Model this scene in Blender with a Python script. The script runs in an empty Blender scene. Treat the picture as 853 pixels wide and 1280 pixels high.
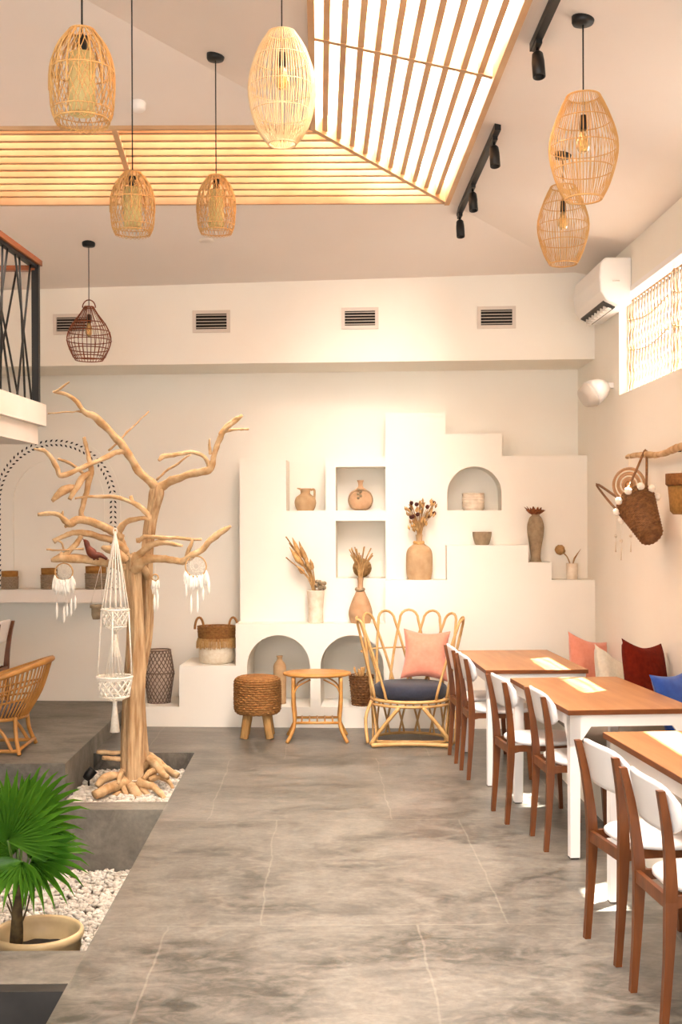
import bpy, math, random
from math import sin, cos, pi, sqrt, radians, atan2
from mathutils import Vector, Matrix, Quaternion, noise

random.seed(7)
SC = bpy.context.scene
COL = SC.collection

# ------------------------------------------------------------------ camera, world, sun, exposure
F = 1450.0                      # focal length in pixels of the 853 x 1280 frame
PX, PY, CH = 399.0, 657.0, 1.68  # principal point, eye height
ROLL = 0.004
cam_d = bpy.data.cameras.new('camera')
cam = bpy.data.objects.new('camera', cam_d); COL.objects.link(cam)
cam_d.sensor_fit = 'VERTICAL'; cam_d.sensor_height = 36.0; cam_d.lens = F / 1280 * 36
cam_d.shift_x = (426.5 - PX) / 1280; cam_d.shift_y = (PY - 640) / 1280
cam_d.clip_start = 0.05; cam_d.clip_end = 200
cam.matrix_world = Matrix.Translation((0, 0, CH)) @ Matrix.Rotation(pi / 2, 4, 'X') @ Matrix.Rotation(-ROLL, 4, 'Z')
SC.camera = cam

SC.view_settings.view_transform = 'Standard'
SC.view_settings.look = 'None'
SC.view_settings.exposure = 1.22
SC.view_settings.gamma = 1.0
SC.view_settings.use_curve_mapping = False
SC.cycles.use_denoising = True
SC.cycles.max_bounces = 9
SC.cycles.diffuse_bounces = 5
SC.cycles.sample_clamp_indirect = 4.0
SC.cycles.use_adaptive_sampling = True

world = bpy.data.worlds.new('daylight'); SC.world = world
world.use_nodes = True
bg = world.node_tree.nodes['Background']
bg.inputs['Color'].default_value = (1.0, 0.96, 0.91, 1)
bg.inputs['Strength'].default_value = 1.9

sun_d = bpy.data.lights.new('sun', 'SUN'); sun_d.energy = 34.0; sun_d.angle = radians(0.6)
sun_d.color = (1.0, 0.93, 0.82)
sun = bpy.data.objects.new('sun', sun_d); COL.objects.link(sun)
sun.rotation_euler = Vector((-0.345, -0.24, -1.0)).to_track_quat('-Z', 'Y').to_euler()

SL = 0.22                                         # pitch of the hipped ceiling
def zR(x): return 4.0 + SL * (0.936 - x)          # right slope
def zB(y): return 4.0 + SL * (8.32 - y)           # back slope
def zL(x): return 4.0 + SL * (4.536 + x)          # left slope

def area(name, loc, size, eul, energy, color):
    d = bpy.data.lights.new(name, 'AREA'); d.shape = 'RECTANGLE'; d.size, d.size_y = size
    d.energy = energy; d.color = color
    o = bpy.data.objects.new(name, d); COL.objects.link(o); o.location = loc; o.rotation_euler = eul
    return o
area('skylight_daylight', (0.45, 4.9, zR(0.45) + 0.30), (0.94, 6.7), (0, atan2(SL, 1), 0), 480, (1.0, 0.96, 0.90))
area('skylight_daylight_back', (-2.0, 7.83, zB(7.83) + 0.30), (3.6, 0.94), (-atan2(SL, 1), 0, 0), 70, (1.0, 0.94, 0.86))

# ------------------------------------------------------------------ pixel helpers (the frame is 853 x 1280)
def ray(px, py):
    x, y = px - PX, py - PY
    x, y = x - ROLL * y, y + ROLL * x
    return Vector((x / F, 1.0, -y / F))
def U(px, py, Y):
    r = ray(px, py) * Y
    return Vector((r.x, Y, CH + r.z))
def UZ(px, py, z):
    r = ray(px, py); t = (z - CH) / r.z
    return Vector((r.x * t, t, z))
TH = radians(3.6)
OX, OY = 2.26, 9.5                                # right end of the back wall's front plane
def BW(s, d, z): return Vector((OX + (s - OX) * cos(TH) + d * sin(TH), OY - (s - OX) * sin(TH) + d * cos(TH), z))
def wl(px, py, d):
    """pixel -> (s, z) on the back wall's plane at depth d behind its front plane"""
    r = ray(px, py); n = (sin(TH), cos(TH))
    t = (d + n[0] * OX + n[1] * OY) / (n[0] * r.x + n[1] * r.y)
    x, y = r.x * t, r.y * t
    return ((x - OX) * cos(TH) - (y - OY) * sin(TH) + OX, CH + r.z * t)
def wpt(px, py, d):
    s, z = wl(px, py, d); return BW(s, d, z)

# ------------------------------------------------------------------ materials
MATS = {}
def srgb(c):
    if isinstance(c, str): c = tuple(int(c[i:i + 2], 16) for i in (0, 2, 4))
    return tuple(((v / 255) / 12.92 if v / 255 <= 0.04045 else ((v / 255 + 0.055) / 1.055) ** 2.4) for v in c) + (1,)
def mat(name, c1, c2=None, rough=0.6, scale=8.0, stretch=(1, 1, 1), bump=0.0, bscale=None, spec=0.4, metal=0, coat=0, detail=4, trans=0, sheen=0, emit=0):
    if name in MATS: return MATS[name]
    m = bpy.data.materials.new(name); m.use_nodes = True; MATS[name] = m
    nt = m.node_tree; b = nt.nodes['Principled BSDF']; L = nt.links.new
    b.inputs['Base Color'].default_value = srgb(c1)
    b.inputs['Roughness'].default_value = rough; b.inputs['Metallic'].default_value = metal
    b.inputs['Specular IOR Level'].default_value = spec
    b.inputs['Coat Weight'].default_value = coat
    b.inputs['Sheen Weight'].default_value = sheen
    if trans: b.inputs['Transmission Weight'].default_value = trans
    if emit:
        b.inputs['Emission Color'].default_value = srgb(c1); b.inputs['Emission Strength'].default_value = emit
    tc = nt.nodes.new('ShaderNodeTexCoord'); mp = nt.nodes.new('ShaderNodeMapping')
    mp.inputs['Scale'].default_value = stretch; L(tc.outputs['Object'], mp.inputs['Vector'])
    if c2:
        n = nt.nodes.new('ShaderNodeTexNoise'); n.inputs['Scale'].default_value = scale; n.inputs['Detail'].default_value = detail
        L(mp.outputs[0], n.inputs['Vector'])
        r = nt.nodes.new('ShaderNodeValToRGB'); r.color_ramp.elements[0].position = 0.35; r.color_ramp.elements[1].position = 0.65
        r.color_ramp.elements[0].color = srgb(c1); r.color_ramp.elements[1].color = srgb(c2)
        L(n.outputs['Fac'], r.inputs['Fac']); L(r.outputs['Color'], b.inputs['Base Color'])
    if bump:
        n2 = nt.nodes.new('ShaderNodeTexNoise'); n2.inputs['Scale'].default_value = bscale or scale * 3; n2.inputs['Detail'].default_value = 3
        L(mp.outputs[0], n2.inputs['Vector'])
        bp = nt.nodes.new('ShaderNodeBump'); bp.inputs['Strength'].default_value = bump; bp.inputs['Distance'].default_value = 0.01
        L(n2.outputs['Fac'], bp.inputs['Height']); L(bp.outputs['Normal'], b.inputs['Normal'])
    return m

PLASTER = mat('cream_plaster', 'f4f0e6', 'f2ece1', rough=0.85, scale=1.2, bump=0.05, bscale=14, spec=0.2)
CEIL = mat('ceiling_paint', 'ebe2da', 'e7ddd4', rough=0.9, scale=0.8, spec=0.15)
WHITE = mat('white_paint', 'f3efec', rough=0.45)
WHITE_SLAB = mat('white_slab_paint', 'f1e9e0', 'ede3d8', rough=0.6, scale=3)
TIMBER = mat('slat_timber', 'c8a47c', 'ba9168', rough=0.55, scale=3, stretch=(1, 1, 1), bump=0.05)
OAK = mat('oak_tabletop', 'a8764a', '97653a', rough=0.38, scale=2.2, stretch=(9, 0.8, 9), bump=0.03, spec=0.5)
OAK_EDGE = mat('oak_edge', '7a431d', '693814', rough=0.45, scale=8, stretch=(1, 1, 4))
CHAIRWOOD = mat('chestnut_chair_wood', '74401a', '5c2f0f', rough=0.4, scale=4, stretch=(6, 6, 0.7), spec=0.5)
CHAIRWHITE = mat('white_chair_plywood', 'efebea', rough=0.35, spec=0.5)
BLACK = mat('black_metal', '161514', rough=0.45)
BLACKW = mat('black_cord', '1c1917', rough=0.6)
RAIL = mat('stained_rail_wood', '9a5a30', '7c4322', rough=0.4, scale=3, stretch=(5, 0.6, 5))
RATTAN = mat('honey_rattan', 'c28c49', 'ae7838', rough=0.42, scale=12, spec=0.5)
RATTANP = mat('pale_rattan', 'cfa56c', 'bd9056', rough=0.45, scale=12, spec=0.45)
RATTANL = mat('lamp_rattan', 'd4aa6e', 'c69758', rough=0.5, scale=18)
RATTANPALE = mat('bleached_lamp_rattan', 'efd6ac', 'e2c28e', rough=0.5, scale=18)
RATTAND = mat('reddish_dark_rattan', '8c4522', '6c331a', rough=0.45, scale=18)
WICKER = mat('brown_wicker', '8e6238', '6a4323', rough=0.6, scale=40, bump=0.3)
SEAGRASS = mat('seagrass', 'a5743f', '86582b', rough=0.75, scale=50, bump=0.4)
FRINGE = mat('straw_fringe', 'd2ab72', 'bd9358', rough=0.8, scale=60)
CREAMROPE = mat('cream_rope', 'efe5d2', 'e4d6be', rough=0.9, scale=40, bump=0.3)
MACRAME = mat('white_cotton_cord', 'f6f0e4', 'ece2d2', rough=0.95, scale=60)
FEATHER = mat('white_feather', 'f6f1e8', rough=0.9)
DRIFT = mat('bleached_driftwood', 'a27c54', 'd0b28a', rough=0.8, scale=11, stretch=(3, 3, 0.35), bump=1.0, bscale=30)
DRIFTB = mat('driftwood_branch', 'b08a5c', 'd0b189', rough=0.8, scale=14, bump=0.6, bscale=50)
DRIFTEND = mat('dark_cut_wood', '6d4930', '553621', rough=0.85, scale=20)
CLAY = mat('sand_clay', 'c2a27c', 'b29069', rough=0.85, scale=14, bump=0.25, bscale=60)
CLAYD = mat('grey_brown_clay', 'a08c70', '8a765c', rough=0.85, scale=20, bump=0.3, bscale=70)
CLAYW = mat('whitewashed_clay', 'ece0ce', 'd8c6ae', rough=0.9, scale=16, bump=0.3, bscale=50)
CLAYP = mat('pink_sand_clay', 'c29c7a', 'b08a66', rough=0.85, scale=14, bump=0.2, bscale=60)
DRY = mat('dried_grass', 'bd9764', '9a7244', rough=0.9, scale=30)
DRYD = mat('dark_dried_flower', '3d1c16', '55281c', rough=0.9, scale=30)
DRYR = mat('rust_dried_petal', '8d5128', '6a3517', rough=0.9, scale=30)
DRYP = mat('pale_dried_leaf', 'd9ae74', 'c09055', rough=0.9, scale=30)
GRAVEL = mat('white_pebble', 'ddd6cb', 'b8afa2', rough=0.8, scale=14, detail=2)
GRAVELBASE = mat('gravel_bed', '8f8373', '7b6f60', rough=0.95, scale=30)
SHADECON = mat('shade_dark_concrete', '3a3634', '2b2826', rough=0.5, scale=5)  # near pit's shade put into the concrete colour
SOIL = mat('dark_soil', '241d18', '17120f', rough=0.95, scale=60, bump=0.6)
POT = mat('cream_glazed_pot', 'cdb48a', 'bda27a', rough=0.4, scale=10)
PALMST = mat('palm_stem', '5b4a2c', '3c2c1b', rough=0.8, scale=30, bump=0.4)
NAVY = mat('navy_canvas', '2b2c3a', '242532', rough=0.85, scale=60, sheen=0.2)
PINK = mat('salmon_linen', 'd98d76', 'd4846c', rough=0.9, scale=40, bump=0.08, bscale=300, sheen=0.3)
CREAMCU = mat('oatmeal_linen', 'c9c1b0', 'bfb6a5', rough=0.9, scale=50, sheen=0.3)
RUST = mat('rust_red_linen', '691d0d', '5a1609', rough=0.95, scale=30, sheen=0.0, spec=0.1)
BLUE = mat('cobalt_linen', '2a4f9e', '244590', rough=0.9, scale=30, sheen=0.2)
GREYCU = mat('grey_chair_pad', '6d6466', '585052', rough=0.9, scale=40)
VENTF = mat('vent_frame', 'd8ccc0', rough=0.5)
VENTD = mat('vent_shade', '1e1a18', rough=0.9)
VENTS = mat('vent_slat', 'b9ada1', rough=0.5)
PLASTIC = mat('white_plastic', 'f2efeb', rough=0.35)
GREYPL = mat('pale_grey_plastic', 'cfc8be', rough=0.5)
GRILLE = mat('dark_grey_grille', '3c3733', rough=0.6)
BIRD = mat('red_brown_carving', '7b3a22', '5e2717', rough=0.5, scale=20)
LEAFPAINT = mat('black_leaf_paint', '1d1a1c', rough=0.7)
PAPER = mat('lamp_paper', 'ece2ae', rough=0.8)
FRAMEW = mat('window_frame_wood', 'c99a68', 'b98856', rough=0.5, scale=5)
POLY = mat('skylight_sheet', 'ffffff', rough=0.6)
GLASSA = mat('amber_bulb_glass', 'f3cf86', rough=0.05, trans=0.7)
LANT = mat('lantern_strip', '8a7466', '6f5c50', rough=0.8, scale=40)
LANTB = mat('lantern_cloth', 'c9b6a4', rough=0.9)
STONEG = mat('bench_concrete', '857b70', '746b60', rough=0.6, scale=3)

def concrete(name, c1, c2, c3, joints=False, rough=(0.22, 0.5)):
    m = bpy.data.materials.new(name); m.use_nodes = True
    nt = m.node_tree; b = nt.nodes['Principled BSDF']; L = nt.links.new; N = nt.nodes.new
    tc = N('ShaderNodeTexCoord')
    def nz(s, det, dist=0.0, st=(1, 1, 1)):
        mp = N('ShaderNodeMapping'); mp.inputs['Scale'].default_value = st; L(tc.outputs['Object'], mp.inputs['Vector'])
        n = N('ShaderNodeTexNoise'); n.inputs['Scale'].default_value = s; n.inputs['Detail'].default_value = det
        n.inputs['Distortion'].default_value = dist; n.inputs['Roughness'].default_value = 0.62
        L(mp.outputs[0], n.inputs['Vector']); return n
    n1 = nz(1.3, 8, 0.8, (1, 1.5, 1)); n2 = nz(5.5, 8, 1.6, (1, 1.8, 1)); n3 = nz(34, 6, 0.3)
    r1 = N('ShaderNodeValToRGB'); e = r1.color_ramp.elements
    e[0].position = 0.38; e[0].color = srgb(c1); e[1].position = 0.62; e[1].color = srgb(c2)
    L(n1.outputs['Fac'], r1.inputs['Fac'])
    r2 = N('ShaderNodeValToRGB'); e = r2.color_ramp.elements
    e[0].position = 0.42; e[0].color = (0, 0, 0, 1); e[1].position = 0.72; e[1].color = (1, 1, 1, 1)
    L(n2.outputs['Fac'], r2.inputs['Fac'])
    mx = N('ShaderNodeMixRGB'); mx.inputs['Color2'].default_value = srgb(c3)
    mu = N('ShaderNodeMath'); mu.operation = 'MULTIPLY'; mu.inputs[1].default_value = 0.5; L(r2.outputs['Color'], mu.inputs[0])
    L(mu.outputs[0], mx.inputs['Fac']); L(r1.outputs['Color'], mx.inputs['Color1'])
    mx2 = N('ShaderNodeMixRGB'); mx2.blend_type = 'OVERLAY'; mx2.inputs['Fac'].default_value = 0.35
    L(mx.outputs[0], mx2.inputs['Color1']); L(n3.outputs['Fac'], mx2.inputs['Color2'])
    out = mx2
    if joints:
        br = N('ShaderNodeTexBrick'); br.offset = 0.37; br.inputs['Scale'].default_value = 1.0
        br.inputs['Brick Width'].default_value = 1.05; br.inputs['Row Height'].default_value = 1.75
        br.inputs['Mortar Size'].default_value = 0.006; br.inputs['Mortar Smooth'].default_value = 0.6
        br.inputs['Color1'].default_value = (0, 0, 0, 1); br.inputs['Color2'].default_value = (0, 0, 0, 1); br.inputs['Mortar'].default_value = (1, 1, 1, 1)
        mp = N('ShaderNodeMapping'); mp.inputs['Location'].default_value = (0.23, 0.35, 0)
        nd = nz(3.0, 3); va = N('ShaderNodeVectorMath'); va.operation = 'SCALE'; va.inputs['Scale'].default_value = 0.05
        L(nd.outputs['Color'], va.inputs[0]); ad = N('ShaderNodeVectorMath'); ad.operation = 'ADD'
        L(tc.outputs['Object'], ad.inputs[0]); L(va.outputs[0], ad.inputs[1]); L(ad.outputs[0], mp.inputs['Vector'])
        L(mp.outputs[0], br.inputs['Vector'])
        n4 = nz(4, 3); mm = N('ShaderNodeMath'); mm.operation = 'MULTIPLY'; L(br.outputs['Color'], mm.inputs[0]); L(n4.outputs['Fac'], mm.inputs[1])
        m3 = N('ShaderNodeMixRGB'); m3.inputs['Color2'].default_value = srgb('d6cbb8'); ms = N('ShaderNodeMath'); ms.operation = 'MULTIPLY'; ms.inputs[1].default_value = 0.2; L(mm.outputs[0], ms.inputs[0]); L(ms.outputs[0], m3.inputs['Fac']); L(mx2.outputs[0], m3.inputs['Color1'])
        out = m3
    L(out.outputs[0], b.inputs['Base Color'])
    rr = N('ShaderNodeMapRange'); rr.inputs['To Min'].default_value = rough[0]; rr.inputs['To Max'].default_value = rough[1]
    L(n2.outputs['Fac'], rr.inputs['Value']); L(rr.outputs[0], b.inputs['Roughness'])
    b.inputs['Specular IOR Level'].default_value = 0.5
    bp = N('ShaderNodeBump'); bp.inputs['Strength'].default_value = 0.08; bp.inputs['Distance'].default_value = 0.01
    L(n3.outputs['Fac'], bp.inputs['Height']); L(bp.outputs['Normal'], b.inputs['Normal'])
    return m
FLOOR = concrete('polished_concrete_floor', '3f3c36', '6e6962', '989186', joints=True)
CONC = concrete('concrete_wall_of_pit', '565149', '7d786e', '938d81', rough=(0.5, 0.75))

def leafmat():
    m = bpy.data.materials.new('palm_leaf'); m.use_nodes = True
    nt = m.node_tree; b = nt.nodes['Principled BSDF']; L = nt.links.new; N = nt.nodes.new
    tc = N('ShaderNodeTexCoord'); n = N('ShaderNodeTexNoise'); n.inputs['Scale'].default_value = 7
    L(tc.outputs['Object'], n.inputs['Vector'])
    r = N('ShaderNodeValToRGB'); r.color_ramp.elements[0].position = .3; r.color_ramp.elements[1].position = .7
    r.color_ramp.elements[0].color = srgb('2a5a14'); r.color_ramp.elements[1].color = srgb('5a8a2c')
    L(n.outputs['Fac'], r.inputs['Fac']); L(r.outputs[0], b.inputs['Base Color'])
    b.inputs['Roughness'].default_value = 0.27
    t = N('ShaderNodeBsdfTranslucent'); t.inputs['Color'].default_value = srgb('6da832')
    mx = N('ShaderNodeMixShader'); mx.inputs[0].default_value = 0.3
    L(b.outputs[0], mx.inputs[1]); L(t.outputs[0], mx.inputs[2]); L(mx.outputs[0], nt.nodes['Material Output'].inputs['Surface'])
    return m
PALMLEAF = leafmat()
def paperglow():
    m = MATS['lamp_paper']; nt = m.node_tree; b = nt.nodes['Principled BSDF']
    t = nt.nodes.new('ShaderNodeBsdfTranslucent'); t.inputs['Color'].default_value = srgb('fff4c8')
    mx = nt.nodes.new('ShaderNodeMixShader'); mx.inputs[0].default_value = 0.5
    nt.links.new(b.outputs[0], mx.inputs[1]); nt.links.new(t.outputs[0], mx.inputs[2]); nt.links.new(mx.outputs[0], nt.nodes['Material Output'].inputs['Surface'])
paperglow()

# ------------------------------------------------------------------ mesh builder
class MB:
    def __init__(s): s.v = []; s.f = []; s.smooth = []
    def add(s, vs, fs, smooth=False):
        o = len(s.v); s.v += [Vector(p) for p in vs]
        s.f += [tuple(i + o for i in f) for f in fs]; s.smooth += [smooth] * len(fs)
        return s
    def hexa(s, p):  # 8 points: bottom loop then top loop
        return s.add(p, [(3, 2, 1, 0), (4, 5, 6, 7), (0, 1, 5, 4), (1, 2, 6, 5), (2, 3, 7, 6), (3, 0, 4, 7)])
    def box(s, x0, x1, y0, y1, z0, z1):
        return s.hexa([(x0, y0, z0), (x1, y0, z0), (x1, y1, z0), (x0, y1, z0), (x0, y0, z1), (x1, y0, z1), (x1, y1, z1), (x0, y1, z1)])
    def wbox(s, s0, s1, d0, d1, z0, z1):
        return s.hexa([BW(s0, d0, z0), BW(s1, d0, z0), BW(s1, d1, z0), BW(s0, d1, z0), BW(s0, d0, z1), BW(s1, d0, z1), BW(s1, d1, z1), BW(s0, d1, z1)])
    def prism(s, a, b, smooth=False):   # loops a and b with equal count
        n = len(a)
        return s.add(list(a) + list(b), [tuple(range(n - 1, -1, -1)), tuple(range(n, 2 * n))] + [(i, (i + 1) % n, n + (i + 1) % n, n + i) for i in range(n)], smooth)
    def wprism(s, poly, d0, d1):
        return s.prism([BW(x, d0, z) for x, z in poly], [BW(x, d1, z) for x, z in poly])
    def tube(s, pts, rad, n=8, closed=False, cap=True, smooth=True, flat=1.0):
        pts = [Vector(p) for p in pts]; m = len(pts)
        if not hasattr(rad, '__len__'): rad = [rad] * m
        up = Vector((0, 0, 1)); vs = []; fs = []; prev = None
        for i in range(m):
            if closed: t = pts[(i + 1) % m] - pts[i - 1]
            else: t = pts[min(i + 1, m - 1)] - pts[max(i - 1, 0)]
            if t.length < 1e-9: t = Vector((0, 0, 1))
            t.normalize()
            if prev is None:
                a = up if abs(t.z) < 0.9 else Vector((1, 0, 0))
                u = t.cross(a).normalized()
            else:
                u = prev - t * prev.dot(t)
                u = u.normalized() if u.length > 1e-6 else t.orthogonal().normalized()
            w = t.cross(u); prev = u
            for k in range(n):
                a = 2 * pi * k / n
                vs.append(pts[i] + (u * cos(a) + w * sin(a) * flat) * rad[i])
        R = m if closed else m - 1
        for i in range(R):
            for k in range(n):
                j = (i + 1) % m
                fs.append((i * n + k, i * n + (k + 1) % n, j * n + (k + 1) % n, j * n + k))
        if cap and not closed:
            fs.append(tuple(range(n - 1, -1, -1))); fs.append(tuple((m - 1) * n + k for k in range(n)))
        return s.add(vs, fs, smooth)
    def lathe(s, prof, c=(0, 0, 0), n=28, close=False, sx=1, sy=1, axis=None, smooth=True):
        c = Vector(c); vs = []; fs = []
        for r, z in prof:
            for k in range(n):
                a = 2 * pi * k / n
                p = Vector((r * cos(a) * sx, r * sin(a) * sy, z))
                if axis is not None: p = axis @ p
                vs.append(c + p)
        m = len(prof)
        for i in range(m - 1 + (1 if close else 0)):
            j = (i + 1) % m
            for k in range(n):
                fs.append((i * n + k, i * n + (k + 1) % n, j * n + (k + 1) % n, j * n + k))
        if not close:
            if prof[0][0] > 1e-5: fs.append(tuple(range(n - 1, -1, -1)))
            if prof[-1][0] > 1e-5: fs.append(tuple((m - 1) * n + k for k in range(n)))
        return s.add(vs, fs, smooth)
    def ball(s, c, r, sx=1, sy=1, sz=1, n=10, rot=None):
        prof = [(max(1e-6, r * sin(pi * i / (n // 2 + 2))), -r * cos(pi * i / (n // 2 + 2)) * sz) for i in range(n // 2 + 3)]
        return s.lathe(prof, c, n, sx=sx, sy=sy, axis=rot)
    def xf(s, M):
        s.v = [M @ p for p in s.v]; return s
    def jitter(s, amp, sc):
        for i, p in enumerate(s.v):
            s.v[i] = p + noise.noise_vector(p * sc) * amp
        return s
    def mesh(s, name):
        me = bpy.data.meshes.new(name); me.from_pydata([tuple(p) for p in s.v], [], s.f)
        me.polygons.foreach_set('use_smooth', s.smooth); me.update(); return me

def link(name, mb, m, parent=None, local=False, bevel=0, kind=None, label=None):
    if parent is not None and not local:
        off = parent.location
        inv = parent.rotation_euler.to_matrix().inverted()
        mb.v = [inv @ (p - off) for p in mb.v]
    me = mb.mesh(name) if isinstance(mb, MB) else mb
    if m is not None: me.materials.clear(); me.materials.append(m)
    o = bpy.data.objects.new(name, me); COL.objects.link(o)
    if parent is not None: o.parent = parent
    if bevel:
        b = o.modifiers.new('bevel', 'BEVEL'); b.width = bevel; b.segments = 2; b.limit_method = 'ANGLE'
    if kind: o['kind'] = kind
    if label: o['label'] = label
    return o
def sub(name, mb, m, root, part, **k):
    """a sub-part: mesh given in the thing's root space (or world space), parented to a part that sits at the root's origin"""
    o = link(name, mb, m, root, **k); o.parent = part; return o
def thing(name, label, cat, loc=(0, 0, 0), rz=0, group=None):
    o = bpy.data.objects.new(name, None); COL.objects.link(o); o.empty_display_size = 0.1
    o.location = loc; o.rotation_euler = (0, 0, rz); o['label'] = label; o['category'] = cat
    if group: o['group'] = group
    return o
def tag(o, label, cat, group=None, kind=None):
    o['label'] = label; o['category'] = cat
    if group: o['group'] = group
    if kind: o['kind'] = kind
    return o
def struct(name, mb, m, label=None, bevel=0):
    return link(name, mb, m, bevel=bevel, kind='structure', label=label)
def copy_tree(o, parent=None):
    c = o.copy(); COL.objects.link(c)
    if parent is not None: c.parent = parent
    for ch in list(o.children): copy_tree(ch, c)
    return c
def arcpts(c, r, a0, a1, n):
    return [(c[0] + r * cos(a0 + (a1 - a0) * i / n), c[1] + r * sin(a0 + (a1 - a0) * i / n)) for i in range(n + 1)]
def smoothpts(pts, k=4):
    """Catmull-Rom through tuples of any length"""
    out = []; n = len(pts)
    for i in range(n - 1):
        p0, p1, p2, p3 = pts[max(i - 1, 0)], pts[i], pts[i + 1], pts[min(i + 2, n - 1)]
        for j in range(k):
            t = j / k
            out.append(tuple(0.5 * (2 * b + (c - a) * t + (2 * a - 5 * b + 4 * c - d) * t * t + (3 * b - a - 3 * c + d) * t ** 3) for a, b, c, d in zip(p0, p1, p2, p3)))
    out.append(tuple(pts[-1])); return out

# ------------------------------------------------------------------ SETTING: floor, pits, platform
XE, XP, XW, XLW = -0.93, -1.68, 2.26, -5.86
PLT = 0.12
m = MB(); m.box(XE, XW + .5, -2.2, 8.6, -.9, 0); m.box(XP, XW + .5, 8.6, 11.2, -.9, 0)
m.box(XLW, -3.2, -2.2, 7.64, -.9, 0)
struct('floor', m, FLOOR, 'polished grey concrete floor with faint pale joints')
m = MB(); m.box(XLW, XP, 7.64, 11.2, -.9, PLT)
struct('trim_1', m, CONC, 'raised grey concrete platform along the left side')
m = MB(); m.box(-3.2, XE, 6.885, 7.08, -.9, -.002)
struct('trim_2', m, CONC, 'concrete kerb between the tree bed and the lower gravel bed')
m = MB(); m.box(-3.2, XE, 4.27, 4.6, -.9, -.002)
struct('trim_3', m, CONC, 'concrete kerb in front of the potted palm')
m = MB(); m.box(-3.2, XE, 4.20, 4.27, -.9, -.004); m.box(-3.2, XE, -2.2, 4.20, -.95, -.7)  # added lining on the pit face, and basin floor, both coloured dark as shade
struct('trim_4', m, SHADECON, 'sunken basin in front of the kerb, its shade painted in dark')
m = MB(); m.box(-3.2, XE, 7.08, 8.6, -.9, -.15); m.box(-3.2, XE, 4.6, 6.885, -.9, -.38)
struct('trim_5', m, GRAVELBASE, 'gravel bed base')

# walls
m = MB(); m.box(XW, XW + .10, -2.2, 5.1, 0, 3.72)
m.box(XW, XW + .10, 5.1, 8.71, 0, 2.65); m.box(XW, XW + .10, 5.1, 8.71, 3.39, 3.72)
m.box(XW, XW + .10, 8.71, 11.2, 0, 3.72); m.box(XW, XW + .10, 6.2, 6.95, 2.65, 3.39)
struct('wall_right', m, PLASTER, 'cream plaster wall with high windows')
m = MB(); m.box(XLW - .3, XLW, -2.2, 11.2, 0, 4.2)
struct('wall_left', m, PLASTER, 'cream plaster side wall')
m = MB(); m.wbox(-8.4, XW + .3, .6, .85, -.1, 4.2)
struct('wall_back', m, PLASTER, 'cream plaster back wall, recessed under the bulkhead')
zb = wl(600, 451, 0)[1]
m = MB(); m.wbox(-8.4, XW + .05, -.02, .6, zb, 4.2)
struct('wall_bulkhead', m, PLASTER, 'pale bulkhead with air vents across the top of the back wall')

# niche wall --------------------------------------------------------
def Sx(px, d, py=650): return wl(px, py, d)[0]
def Zy(py, d, px=520): return wl(px, py, d)[1]
DM = 0.26
ZL780, ZL724 = Zy(780, 0, 400), Zy(725, 0, 700)
def archpoly(x0, x1, z0, z1, xa, xb, za, ztop, n=18):
    """front polygon of a block x0..x1, z0..z1 with an arched opening xa..xb standing on za, as 3 pieces"""
    r = (xb - xa) / 2; cx = (xa + xb) / 2; zs = ztop - r
    pieces = [[(x0, z0), (xa, z0), (xa, z1), (x0, z1)], [(xb, z0), (x1, z0), (x1, z1), (xb, z1)]]
    if za > z0 + 1e-4: pieces.append([(xa, z0), (xb, z0), (xb, za), (xa, za)])
    arc = [(cx - r * cos(pi * i / n), zs + r * sin(pi * i / n)) for i in range(n + 1)]
    for i in range(n):
        a, b = arc[i], arc[i + 1]
        pieces.append([a, b, (b[0], z1), (a[0], z1)])
    return pieces
m = MB()
# lower block with two arches (front plane d = 0)
xL, xm, xR = Sx(295, 0, 850), Sx(394.5, 0, 850), Sx(482, 0, 850)
za = Zy(884, 0, 400); zt = Zy(794, 0, 400)
for p in archpoly(xL, xm, 0, ZL780, Sx(309, 0, 850), Sx(388, 0, 850), za, zt): m.wprism(p, 0, .5)
for p in archpoly(xm, xR, 0, ZL780, Sx(401, 0, 850), Sx(480, 0, 850), za, zt): m.wprism(p, 0, .5)
# right block, stepped top, same plane
x559, x661, x690 = Sx(559, 0, 700), Sx(661, 0, 700), Sx(690, 0, 700)
m.wprism([(xR, 0), (XW + .02, 0), (XW + .02, ZL724), (x690, ZL724), (x690, Zy(703, 0, 675)), (x661, Zy(703, 0, 675)), (x661, Zy(681.5, 0, 610)), (x559, Zy(681.5, 0, 610)), (x559, ZL724), (xR, ZL724)], 0, .6)
# low benches on the left
m.wbox(Sx(224, 0, 870), xL, 0, .6, 0, Zy(832.5, 0, 260)); m.wbox(Sx(166, 0, 890), Sx(224, 0, 870), 0, .6, 0, Zy(883.5, 0, 200))
# main layer (front plane d = DM)
M = DM
def ZM(py, px=450): return Zy(py, M, px)
x300, x358, x407, x420, x482, x557, x628, x735 = [Sx(q, M) for q in (300, 358, 407.5, 420, 482.3, 557.5, 628, 735)]
z638, z651, z723, z583, z571, z575 = ZM(638), ZM(651), ZM(723), ZM(583.5), ZM(571), ZM(575, 330)
m.wbox(x300, x358, M, .6, ZL780, z575)
m.wbox(x358, x407, M, .6, ZL780, z638)
m.wprism([(x407, ZL780), (x420, ZL780), (x420, z583), (x482, z583), (x482, z571), (x407, z571)], M, .6)
m.wbox(x420, x482, M, .6, z651, z638)
m.wbox(x420, x482, M, .6, ZL780, z723)
zt516, zt542, zt569 = ZM(516, 520), ZM(542, 590), ZM(569.5, 680)
m.wbox(x482, x557, M, .6, ZL724, zt516)
for p in archpoly(x557, x628, ZL724, zt542, Sx(559.5, M), Sx(627.5, M), ZM(638, 593), ZM(583, 593)): m.wprism(p, M, .6)
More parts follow.
